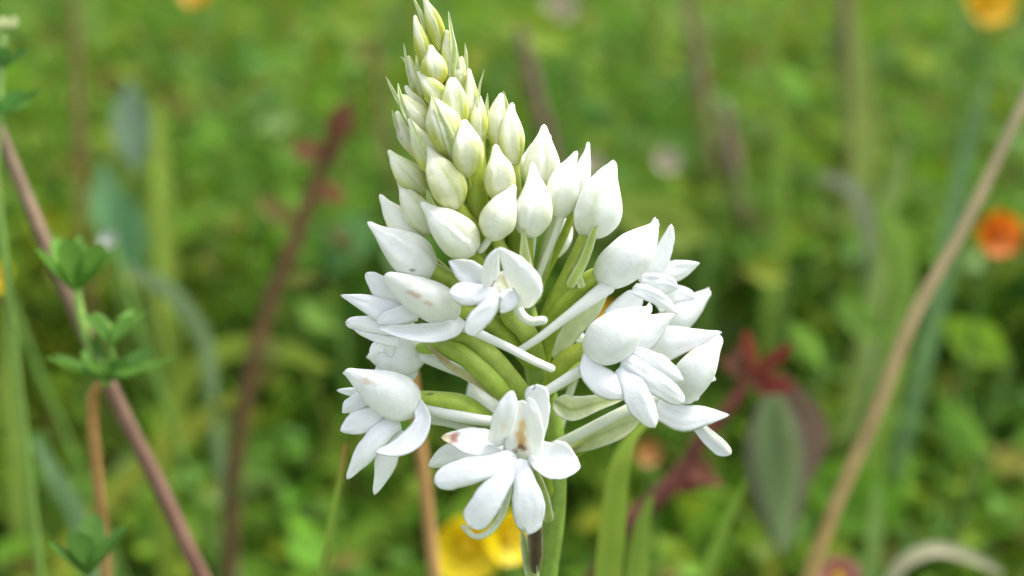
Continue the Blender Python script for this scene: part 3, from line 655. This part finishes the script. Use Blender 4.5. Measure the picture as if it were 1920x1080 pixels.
def grass(n, y0, y1, h0, h1, w0, w1):
    x, y = spots(n, y0, y1)
    h = RNG.uniform(h0, h1, n) * np.clip(0.55 + y * 0.6, 0, 1.0)
    roots = np.stack([x, y, np.full(n, -.004)], 1)
    lean = RNG.normal(0, .35, (n, 2)) * h[:, None]
    tips = roots + np.stack([lean[:, 0], lean[:, 1], h], 1)
    tips[:, 1] = np.maximum(tips[:, 1], y0 - .03)
    bow = np.stack([-lean[:, 0] * .35, -lean[:, 1] * .35, h * RNG.uniform(0, .3, n)], 1)
    return roots, tips, bow, RNG.uniform(w0, w1, n), pick(GRASS, n, roots[:, :2])
g1 = grass(5700, 0.36, 1.5, .12, .25, .002, .006)
g2 = grass(6700, 1.3, 5.0, .16, .28, .006, .014)
g3 = grass(2400, 0.27, .75, .10, .21, .0012, .0034)
G = [np.concatenate(q) for q in zip(g1, g2, g3)]
tag(ribbons('meadow_grass', *G), 'mixed green and straw grass blades filling the meadow behind the orchid', 'grass', kind='stuff')

def leaves(parts, name, pal):
    """small cupped oval leaves at all heights, each a 3 x 6 patch"""
    X = []; Y = []; Z = []; S_ = []
    for (n, y0, y1, h0, h1, s0, s1) in parts:
        x, y = spots(n, y0, y1)
        X.append(x); Y.append(y); Z.append((h0 + (h1 - h0) * RNG.random(n)) * np.clip(0.5 + y * .6, 0, 1.0))
        S_.append(RNG.uniform(s0, s1, n) * np.clip(.8 + .6 * y, 0, 2.2))
    x, y, z, s = (np.concatenate(q) for q in (X, Y, Z, S_)); n = len(x)
    az = RNG.uniform(0, 2 * math.pi, n); el = RNG.normal(.25, .45, n); ro = RNG.normal(0, .5, n)
    T = np.stack([np.cos(az) * np.cos(el), np.sin(az) * np.cos(el), np.sin(el)], 1)
    W = np.stack([-np.sin(az), np.cos(az), np.zeros(n)], 1); N = np.cross(T, W)
    W2 = W * np.cos(ro)[:, None] + N * np.sin(ro)[:, None]; N2 = np.cross(T, W2)
    ts = np.linspace(0, 1, 6); prof = np.array([.10, .62, .92, .95, .66, .06]); us = np.array([-1, 0, 1.])
    asp = RNG.uniform(.13, .42, n)
    V = np.zeros((n, 6, 3, 3))
    for i, t in enumerate(ts):
        for j, u in enumerate(us):
            V[:, i, j] = np.stack([x, y, z], 1) + T * (s * (t - .5))[:, None] + W2 * (u * prof[i] * s * asp)[:, None] + N2 * ((abs(u) * .22 * asp - .35 * t * t * .5) * s)[:, None]
    b = np.arange(n)[:, None] * 18
    q = np.array([(i * 3 + j, i * 3 + j + 1, (i + 1) * 3 + j + 1, (i + 1) * 3 + j) for i in range(5) for j in range(2)])
    F = (b[:, :, None] + q[None]).reshape(-1, 4).tolist()
    return make(name, V.reshape(-1, 3), F, np.repeat(pick(pal, n, np.stack([x, y], 1)), 18, axis=0), M_LEAF)
tag(leaves(((9600, 0.21, .52, .02, .15, .007, .020), (12800, 0.36, 1.1, .02, .215, .010, .032), (4800, .42, .8, .09, .19, .010, .028), (6400, 1.0, 2.6, .03, .20, .016, .042)), 'meadow_herbs', HERB), 'low clover and herb leaves crowding the ground between the grass', 'herbs', kind='stuff')

# ---- things one can pick out of the blur: stems, blades, leaves, blooms
def to_ground(pts, z_last=None):
    """pixel rows (px, py, z, w px) -> world points running on down to the ground"""
    return pts
def stalk(name, rows, label, cat, col, col2=None, mat=None, group=None, seg=10, parent=None, down=True, ragged=.08, toward=(0, 0)):
    S = cr(rows, 8 * len(rows))
    C = [at(a, b, z) for a, b, z in S[:, :3]]
    r = list(S[:, 3] / 2 / FPX * S[:, 2])
    if down:
        # rows run from the top downward: carry the last direction on into the ground
        p = C[-1]; d = (C[-1] - C[-4]); d.normalize()
        foot = Vector((p.x + d.x * p.z * .6 + toward[0], p.y + max(d.y, -.1) * p.z * .6 + toward[1], -.003))
        for k in (.2, .4, .6, .8, 1.0):
            C.append(p.lerp(foot, k)); r.append(r[-1] * 1.02)
        org = foot
    else: org = C[-1]
    o = tube_w(name, [tuple(c) for c in C], np.array(r), parent, col, col2, mat or M_TWIG, seg=seg, origin=None if parent else org, ragged=ragged)
    if parent is None: tag(o, label, cat, group or 'bare stems standing in the meadow')
    return o
def oval(name, a, b, w, parent, col, face=None, cup=.3, n=12, m=7, mat=None, prof=.8, droop=0.0, blunt=False, origin=None, crease=.0, rim=None, skew=1.0):
    """a leaf between two world points, width w metres, its face turned towards `face`"""
    a = Vector(a); b = Vector(b); T = (b - a); L = T.length; T.normalize()
    f = Vector(face) if face is not None else (CAM - a).normalized()
    W = T.cross(f); W.normalize(); N = W.cross(T)
    V = []
    for i in range(n):
        t = i / (n - 1); s = math.sin(math.pi * min(1, max(0, .03 + .94 * t ** skew))) ** prof
        if blunt: s = min(1, (t * 2.2 + .12)) * math.sqrt(max(0.02, 1 - max(0, (t - .62) / .38) ** 2))
        for j in range(m):
            u = j / (m - 1) * 2 - 1
            V.append(a + T * (L * t) + W * (u * w / 2 * s) + N * ((cup * u * u + crease * abs(u)) * w / 2 * s - droop * L * t * t))
    F = [(i * m + j, i * m + j + 1, (i + 1) * m + j + 1, (i + 1) * m + j) for i in range(n - 1) for j in range(m - 1)]
    cols = np.tile(np.asarray(col, float), (len(V), 1))
    if rim is not None:
        k = np.tile(sm(.45, .95, np.abs(np.linspace(-1, 1, m))), n); cols = cols * (1 - k[:, None]) + np.asarray(rim) * k[:, None]
    return make(name, [tuple(v) for v in V], F, cols, mat or M_LEAF, parent, origin)
def blade(name, rows, label, col, cat='grass blade', down=True, group=None, col2=None, roll=0.0, crease=.35, toward=(0, 0)):
    """a broad grass blade, rows (px, py, z, w px) from tip to the ground"""
    S = cr(rows, 10 * len(rows)); C = [at(a, b, z) for a, b, z in S[:, :3]]; w = list(S[:, 3] / FPX * S[:, 2])
    if down:
        p = C[-1]; d = (C[-1] - C[-4]).normalized(); foot = Vector((p.x + d.x * p.z * .4 + toward[0], p.y + max(d.y, -.05) * p.z * .4 + toward[1], -.003))
        for k in (.2, .4, .6, .8, 1.0): C.append(p.lerp(foot, k)); w.append(w[-1] * .98)
    C = np.array([tuple(c) for c in C]); T, W, N = frames(C); r = math.radians(roll)
    W2 = W * math.cos(r) + N * math.sin(r); N2 = np.cross(W2, T)
    V = []; m = 5
    for i in range(len(C)):
        for j in range(m):
            u = j / (m - 1) * 2 - 1; V.append(C[i] + W2[i] * (u * w[i] / 2) + N2[i] * (abs(u) * crease * w[i] / 2))
    F = [(i * m + j, i * m + j + 1, (i + 1) * m + j + 1, (i + 1) * m + j) for i in range(len(C) - 1) for j in range(m - 1)]
    t = np.repeat(np.linspace(0, 1, len(C)), m)
    cols = np.tile(np.asarray(col, float), (len(V), 1))
    if col2 is not None: cols = lerp(np.asarray(col, float), np.asarray(col2, float), sm(0.0, .35, t))
    o = make(name, V, F, cols, M_LEAF, origin=Vector(C[-1]))
    return tag(o, label, cat, group or 'broad grass blades standing in the meadow')

# goosegrass scrambling up the left edge
def whorl(root, px, py, z, n, L, tilt, col, up=(0.0, 1.0), w=.26, ph=0.0, kids='leaf'):
    c = at(px, py, z); s = z / FPX
    upv = (RIGHT * up[0] + UP * up[1]).normalized(); e1 = RIGHT - upv * RIGHT.dot(upv); e1.normalize(); e2 = upv.cross(e1)
    for k in range(n):
        a = 2 * math.pi * (k + ph) / n + random.uniform(-.15, .15)
        rd = e1 * math.cos(a) + e2 * math.sin(a)
        ll = L * random.uniform(.85, 1.12)
        tip = c + (rd * math.cos(tilt) + upv * math.sin(tilt + random.uniform(-.12, .12))) * (ll * s)
        oval(kids, c, tip, ll * s * w * 1.5, root, np.array(col) * random.uniform(.8, 1.2), face=(upv - rd * .3), cup=.35, n=9, m=5, blunt=True, droop=-.12)
zg = .127
gp = at(190, 1010, .135); gfoot = Vector((gp.x + .006, gp.y + .01, 0))
gg = empty('goosegrass', gfoot); tag(gg, 'goosegrass with whorls of narrow green leaves climbing beside a leaning brown stem', 'goosegrass', 'goosegrass plants')
stalk('stem', [(150, 470, zg, 8), (146, 556, zg, 16), (166, 640, zg, 18), (198, 716, zg, 20)], None, None, (.24, .40, .07), parent=gg, mat=M_GREEN, down=False)
stalk('side_shoot', [(204, 610, zg - .002, 9), (206, 650, zg - .001, 12), (212, 680, zg, 13), (199, 716, zg, 14)], None, None, (.26, .42, .09), parent=gg, mat=M_GREEN, down=False)
stalk('lower_stem', [(190, 716, zg, 18), (174, 745, .131, 20), (180, 860, .134, 20), (194, 1000, .138, 20), (200, 1085, .14, 20)], None, None, (.46, .25, .09), (.42, .26, .10), parent=gg, down=True)
whorl(gg, 142, 552, zg, 8, 118, .78, (.15, .32, .05), up=(.05, 1), ph=.2)
whorl(gg, 206, 650, zg - .002, 6, 84, .75, (.17, .34, .07), up=(.1, 1), ph=.4)
whorl(gg, 200, 716, zg, 8, 122, .25, (.14, .30, .05), up=(.1, 1), ph=.1)
whorl(gg, 200, 712, zg, 3, 100, .75, (.09, .22, .04), up=(.5, 1), ph=.6)
whorl(gg, 165, 1080, .125, 8, 112, .75, (.12, .26, .05), up=(.0, 1), ph=.3)
oval('leaf_bud', at(140, 545, zg), at(150, 440, zg), .0024, gg, (.20, .36, .08), cup=.4)
hp = at(-8, 300, .13); gf2 = Vector((hp.x - .012, hp.y + .02, 0))
g2_ = empty('goosegrass', gf2); tag(g2_, 'goosegrass tip with pale green flower buds above the leaning brown stem', 'goosegrass', 'goosegrass plants')
stalk('stem', [(8, 70, .13, 12), (2, 140, .13, 13), (-4, 220, .13, 14), (-10, 320, .131, 15)], None, None, (.22, .36, .08), parent=g2_, mat=M_GREEN)
whorl(g2_, 4, 130, .13, 7, 60, .6, (.09, .22, .05)); whorl(g2_, -2, 215, .13, 7, 78, .45, (.09, .23, .05), ph=.3)
for k in range(9):
    a = k * 2.4; c = at(8 + 14 * math.cos(a), 52 + 16 * math.sin(a * 1.3), .129 + .0008 * math.sin(a))
    oval('flower_bud', c, c + UP * .0016 + RIGHT * (.0007 * math.cos(a)), .0012, g2_, (.62, .66, .34), cup=-.5, n=7, m=5)

stalk('dead_stem', [(-40, 160, .137, 20), (0, 250, .137, 22), (95, 478, .137, 25), (205, 722, .137, 27), (300, 915, .138, 28), (380, 1085, .139, 28)], 'leaning pinkish brown bare stem behind the goosegrass', 'stem', (.22, .165, .11), (.17, .085, .065))
stalk('dry_grass_stem', [(1990, 40, .158, 14), (1918, 195, .158, 18), (1800, 440, .158, 22), (1712, 596, .158, 25), (1640, 780, .159, 26), (1570, 940, .160, 26), (1515, 1085, .161, 26)], 'long straw coloured dry grass stem leaning diagonally beyond the crimson sprig', 'stem', (.44, .38, .24), (.44, .30, .10))
stalk('dry_stalk', [(768, 690, .15, 20), (784, 800, .15, 22), (800, 940, .151, 24), (815, 1085, .152, 24)], 'short orange brown dry stalk behind the orchid, beside the two yellow blooms', 'stem', (.40, .22, .08), (.44, .26, .11))
blade('grass_blade', [(648, 832, .116, 6), (636, 900, .116, 14), (618, 990, .117, 20), (600, 1085, .118, 22)], 'thin upright green grass blade with brown tip below the orchid flowers', (.30, .14, .05), col2=(.22, .34, .05), roll=35)
blade('grass_blade', [(1240, 770, .128, 6), (1190, 812, .126, 18), (1160, 880, .125, 40), (1148, 980, .126, 50), (1138, 1085, .127, 52)], 'broad yellow green grass blade rising close beside the orchid stem', (.26, .38, .05), roll=12)
blade('grass_blade', [(1222, 930, .14, 10), (1206, 990, .14, 32), (1196, 1085, .14, 46)], 'short broad green grass blade next to the taller one', (.22, .34, .05), roll=-20)
blade('grass_blade', [(1400, 900, .16, 4), (1360, 980, .16, 20), (1320, 1085, .16, 24)], 'slim green blade leaning under the red leaved sprig', (.22, .36, .05), roll=20)

# red-brown shoot with sparse leaves, left of the orchid
zr = .24
rp = at(430, 1085, zr + .01); rs = empty('red_stemmed_shoot', Vector((rp.x - .01, rp.y + .02, 0)))
tag(rs, 'upright red brown woody shoot with a few reddish leaves at its top', 'shoot')
stalk('stem', [(640, 225, zr, 14), (600, 320, zr, 24), (545, 470, zr, 30), (500, 590, zr, 30), (462, 740, zr, 32), (438, 900, zr + .004, 32), (428, 1085, zr + .01, 32)], None, None, (.14, .08, .035), (.12, .08, .035), parent=rs)
for (x0, y0, x1, y1, w, c) in ((622, 270, 655, 190, 50, (.19, .08, .045)), (610, 290, 545, 275, 44, (.28, .14, .07)), (590, 350, 650, 375, 40, (.28, .13, .06)), (560, 420, 480, 370, 40, (.24, .20, .06)), (520, 530, 600, 520, 26, (.20, .22, .05)), (470, 690, 530, 640, 30, (.18, .20, .06)), (600, 310, 640, 250, 36, (.18, .09, .05)), (448, 800, 380, 760, 36, (.16, .22, .05)), (436, 930, 500, 900, 36, (.14, .2, .05))):
    oval('leaf', at(x0, y0, zr), at(x1, y1, zr - .004), w / FPX * zr, rs, c, cup=.3)
# red-leaved sprig with one dark leaf, right of the orchid
zq = .185
qp = at(1170, 985, zq); qs = empty('red_leaved_sprig', Vector((qp.x - .015, qp.y + .03, 0)))
tag(qs, 'sprig with crimson young leaves and one dark purple leaf beside the orchid', 'sprig')
stalk('stem', [(1415, 690, zq, 16), (1370, 760, zq, 24), (1310, 830, zq, 26), (1290, 868, zq, 28), (1235, 930, zq, 34), (1170, 990, zq, 38)], None, None, (.16, .045, .035), (.12, .05, .04), parent=qs)
stalk('side_stem', [(1345, 905, zq, 14), (1290, 905, zq, 22), (1235, 930, zq, 26)], None, None, (.2, .05, .05), parent=qs, down=False)
for (x0, y0, x1, y1, w, c) in ((1408, 705, 1398, 618, 30, (.26, .055, .035)), (1412, 705, 1488, 645, 30, (.22, .045, .03)), (1412, 712, 1492, 728, 38, (.25, .055, .04)), (1405, 705, 1352, 672, 30, (.24, .10, .07)), (1400, 700, 1380, 650, 22, (.26, .14, .10)), (1420, 705, 1440, 742, 30, (.22, .05, .04)), (1300, 860, 1330, 905, 46, (.22, .09, .06))):
    oval('leaf', at(x0, y0, zq), at(x1, y1, zq - .003), w / FPX * zq, qs, c, cup=.35)
oval('dark_leaf', at(1450, 725, zq + .004), at(1465, 1035, zq + .012), 118 / FPX * zq, qs, (.26, .36, .16), cup=.45, crease=.2, m=11, n=16, rim=(.15, .12, .10), skew=.75, prof=1.0)
oval('dark_leaf', at(1470, 700, zq + .004), at(1520, 900, zq + .014), 110 / FPX * zq, qs, (.14, .095, .07), cup=.3, prof=1.2)

# yellow and orange blooms out of focus
def bloom(px, py, z, size, col, label, cat, tilt=.3, n=5, stem=True, group=None, az=0.0, cen=(.80, .58, .02)):
    c = at(px, py, z); s = size / 2 / FPX * z
    ft = Vector((c.x + .01, c.y + .02, 0)); r = empty('meadow_flower', ft); tag(r, label, cat, group or 'small meadow blooms behind the orchid')
    axis_ = (Vector((0, 0, 1)) * math.cos(tilt) + (Vector((math.sin(az), -math.cos(az), 0))) * math.sin(tilt)).normalized()
    e1 = axis_.orthogonal().normalized(); e2 = axis_.cross(e1)
    for k in range(n):
        a = 2 * math.pi * k / n + .3; rd = e1 * math.cos(a) + e2 * math.sin(a)
        oval('petal', c - axis_ * s * .25, c + rd * s * .95 + axis_ * s * .35, s * 1.25, r, np.array(col) * random.uniform(.88, 1.08), face=axis_ - rd * .3, cup=.35, blunt=True, mat=M_BLOOM)
    tube_w('centre', [tuple(c - axis_ * s * .25), tuple(c + axis_ * s * .05), tuple(c + axis_ * s * .22)], np.array([s * .22, s * .28, s * .16]), r, cen, mat=M_BLOOM, seg=10, ragged=.2)
    b0 = c - axis_ * s * .22; pts = [b0.lerp(ft, k) + Vector((.004 * math.sin(k * 3), 0, 0)) * k * (1 - k) * 4 for k in np.linspace(0, 1, 9)]
    tube_w('stem', [tuple(p) for p in pts], np.full(9, .0009), r, (.14, .26, .05), mat=M_TWIG, seg=8)
    return r
YEL = (.90, .70, .01)
bloom(876, 1024, .185, 138, YEL, 'bright yellow bloom below the lowest orchid flower, the larger of two', 'flower', tilt=1.2)
bloom(954, 1002, .18, 112, YEL, 'smaller yellow bloom tucked against the orchid stem', 'flower', tilt=1.25, az=.4)
bloom(-2, 522, .20, 66, YEL, 'yellow bloom beside the goosegrass', 'flower', tilt=1.0)
bloom(1134, 598, .26, 62, (.85, .50, .01), 'small yellow bloom glimpsed through a gap between orchid flowers', 'flower', tilt=1.0)
bloom(1848, 10, .32, 100, (.88, .55, .01), 'amber yellow bloom far back in the meadow beyond the dry grass stem', 'flower', tilt=1.1)
bloom(1866, 440, .24, 92, (.85, .24, .01), 'orange bloom just beyond the dry grass stem', 'flower', tilt=1.2, cen=(.7, .2, .02))
bloom(1570, 1085, .2, 90, (.55, .22, .20), 'dusty pink bloom at the foot of the dry grass stem', 'flower', tilt=.9)
bloom(370, -8, .4, 60, (.8, .45, .02), 'orange yellow bloom far behind the red brown shoot', 'flower', tilt=1.0)
for (x, y, z, s_, lb) in ((1250, 305, .3, 56, 'cream flower head standing alone beyond the largest white bud'), (1108, 312, .32, 50, 'small cream flower head peeping past a white bud'), (1050, 20, .45, 70, 'pale cream flower head far back among the meadow leaves')):
    bloom(x, y, z, s_, (.55, .50, .36), lb, 'flower', tilt=.9, n=7, cen=(.5, .42, .25))
bloom(206, 452, .2, 36, (.50, .55, .50), 'tiny whitish flower head above the goosegrass whorl', 'flower', tilt=.8, n=6, cen=(.5, .5, .4))
bloom(1215, 850, .24, 50, (.55, .25, .10), 'rusty bloom behind the sprig stem', 'flower', tilt=1.0)

# out-of-focus stems and blades of the middle ground
for (rows, c, lb) in (
    ([(975, 60, .30, 24), (1000, 160, .30, 30), (1030, 280, .30, 30), (1050, 420, .30, 30)], (.16, .10, .08), 'dark brown stem directly behind the upper buds'),
    ([(1580, -20, .36, 26), (1592, 120, .36, 30), (1600, 260, .36, 30)], (.20, .13, .09), 'brown stem standing upright behind the meadow blades'),
    ([(1610, 330, .30, 22), (1632, 430, .30, 32), (1645, 560, .30, 34), (1650, 680, .30, 34)], (.14, .085, .065), 'dark red brown stem behind the dry grass stem'),
    ([(1355, 200, .34, 20), (1375, 310, .34, 28), (1395, 420, .34, 28)], (.22, .14, .12), 'mauve brown stem beyond the lone cream flower head'),
    ([(138, -20, .26, 12), (146, 160, .26, 15), (150, 320, .26, 16), (150, 440, .26, 16)], (.17, .11, .05), 'reddish straw stem rising behind the goosegrass'),
    ([(690, -20, .34, 8), (706, 140, .34, 12), (722, 330, .34, 14)], (.20, .13, .06), 'thin orange brown stem far behind the orchid spike tip'),
    ([(1285, -20, .4, 22), (1310, 130, .4, 28), (1330, 300, .4, 28)], (.20, .15, .08), 'faint brown stem far behind the mauve brown one')):
    stalk('dry_stalk', [(a, b, z * 1.35, w * .9) for a, b, z, w in rows], lb, 'stem', c)
for (rows, c, lb, down) in (
    ([(455, 735, .24, 16), (380, 790, .24, 42), (300, 850, .245, 46), (210, 935, .25, 44), (120, 1040, .26, 40)], (.34, .38, .05), 'yellowish grass blade slanting low behind the red brown shoot', True),
    ([(230, 500, .23, 14), (300, 530, .23, 30), (350, 580, .235, 32), (385, 640, .24, 28), (400, 760, .25, 24)], (.24, .34, .16), 'pale arching blade between the goosegrass and the red brown shoot', True),
    ([(65, 820, .20, 10), (105, 890, .20, 30), (150, 975, .205, 34), (175, 1085, .21, 30)], (.22, .36, .16), 'grey green blade beside the orange goosegrass stem', True),
    ([(620, 690, .26, 12), (500, 650, .26, 40), (400, 665, .26, 46), (330, 740, .26, 42), (300, 860, .26, 40)], (.28, .38, .05), 'arched yellow green blade behind the red brown shoot', True),
    ([(20, 560, .3, 18), (14, 700, .3, 26), (30, 860, .3, 28), (40, 1085, .3, 28)], (.20, .30, .05), 'upright green blade rising below the small yellow bloom by the goosegrass', True),
    ([(295, 190, .36, 14), (300, 320, .36, 34), (306, 460, .36, 36), (312, 600, .36, 36)], (.24, .34, .05), 'upright olive blade far back between goosegrass and red brown shoot', True),
    ([(1700, 270, .32, 10), (1680, 340, .32, 30), (1662, 400, .32, 34), (1650, 520, .32, 34)], (.26, .36, .10), 'pale blade leaning behind the dry grass stem', True),
    ([(1640, 380, .28, 16), (1672, 440, .28, 44), (1690, 520, .28, 48), (1680, 640, .28, 46)], (.22, .36, .06), 'broad green blade crossing the dark red stem', True),
    ([(1850, 150, .30, 12), (1820, 260, .30, 26), (1790, 380, .30, 30), (1770, 520, .30, 30)], (.17, .30, .12), 'blue green blade beside the dry grass stem', True),
    ([(1440, 20, .36, 14), (1455, 160, .36, 30), (1462, 300, .36, 34), (1460, 460, .36, 34)], (.20, .32, .05), 'upright green blade far behind the cream flower head', True),
    ([(1540, 330, .34, 12), (1590, 350, .34, 26), (1620, 400, .34, 30), (1640, 480, .34, 30)], (.30, .32, .22), 'greyish arched blade bending over beside the dark red brown stem', True),
    ([(1600, 20, .4, 16), (1612, 140, .4, 44), (1618, 280, .4, 50), (1600, 420, .4, 50)], (.28, .36, .08), 'broad pale green blade far back beside the upright brown stem', True),
    ([(1880, 1075, .2, 10), (1820, 1045, .2, 22), (1755, 1030, .2, 26), (1700, 1052, .2, 24), (1670, 1090, .2, 22)], (.42, .40, .26), 'dry arched straw coloured blade beside the dry grass stem foot', True),
    ([(1645, 900, .22, 8), (1640, 980, .22, 26), (1630, 1085, .22, 30)], (.24, .38, .10), 'slim pale blade beside the dry grass stem foot', True),
    ([(540, 330, .4, 10), (520, 180, .4, 30), (500, 60, .4, 20)], (.22, .36, .06), 'green blade behind the red shoot top', False)):
    if down: blade('grass_blade', rows, lb, c, roll=random.uniform(-25, 25))
def broad_leaf(x0, y0, x1, y1, z, w, c, lb, prof=.8, dz=.0):
    a = at(x0, y0, z); r = empty('broad_leaved_plant', Vector((a.x, a.y + .015, 0))); tag(r, lb, 'plant', 'broad leaved plants in the meadow')
    oval('leaf', a, at(x1, y1, z + dz), w * .62 / FPX * z, r, c, cup=.3, prof=1.25, n=14, m=9, crease=.15, face=(CAM - a).normalized() + Vector((random.uniform(-.7, .7), 0, random.uniform(0, .8))))
    ft = Vector((a.x, a.y + .015, 0))
    tube_w('leaf_stalk', [tuple(a.lerp(ft, k)) for k in np.linspace(0, 1, 6)], np.full(6, .0012), r, (.16, .26, .06), mat=M_TWIG, seg=8)
for args in (
    (255, 330, 245, 150, .36, 110, (.20, .29, .19), 'greyish oval leaf standing above the blue green leaves'),
    (205, 470, 195, 300, .34, 110, (.14, .29, .13), 'smaller blue green oval leaf behind the goosegrass tip'),
    (260, 520, 225, 350, .32, 130, (.13, .29, .12), 'larger blue green leaf behind the goosegrass whorl'),
    (1330, 450, 1130, 380, .30, 150, (.24, .33, .05), 'olive yellow leaf behind the white buds'),
    (1700, 990, 1500, 870, .27, 200, (.13, .28, .025), 'large deep green leaf behind the dry grass stem'),
    (1890, 680, 1760, 600, .28, 130, (.22, .38, .03), 'bright yellow green leaf beside the dry grass stem, below the orange bloom'),
    (1660, 640, 1560, 560, .30, 90, (.20, .36, .06), 'bright leaf behind the dark red stem'),
    (1540, 690, 1480, 600, .26, 90, (.22, .40, .06), 'fresh green leaf above the dark purple leaf'),
    (1480, 520, 1390, 500, .30, 90, (.26, .32, .03), 'yellow olive leaf above the crimson sprig'),
    (720, 60, 600, 20, .42, 120, (.24, .36, .04), 'yellow green leaf far back beside the thin orange brown stem'),
    (1080, 90, 930, 40, .42, 150, (.24, .36, .03), 'lime green leaf behind the spike tip'),
    (1520, 200, 1420, 120, .38, 110, (.20, .38, .06), 'fresh green leaf far back beside the upright green blade'),
    (1840, 860, 1760, 760, .26, 100, (.18, .36, .05), 'green leaf beyond the dry grass stem, above the arched straw blade'),
    (520, 900, 420, 850, .3, 100, (.16, .32, .05), 'mid green leaf behind the red shoot foot'),
    (640, 620, 560, 560, .34, 110, (.16, .30, .04), 'mid green leaf between the red brown shoot and the orchid')):
    broad_leaf(*args)
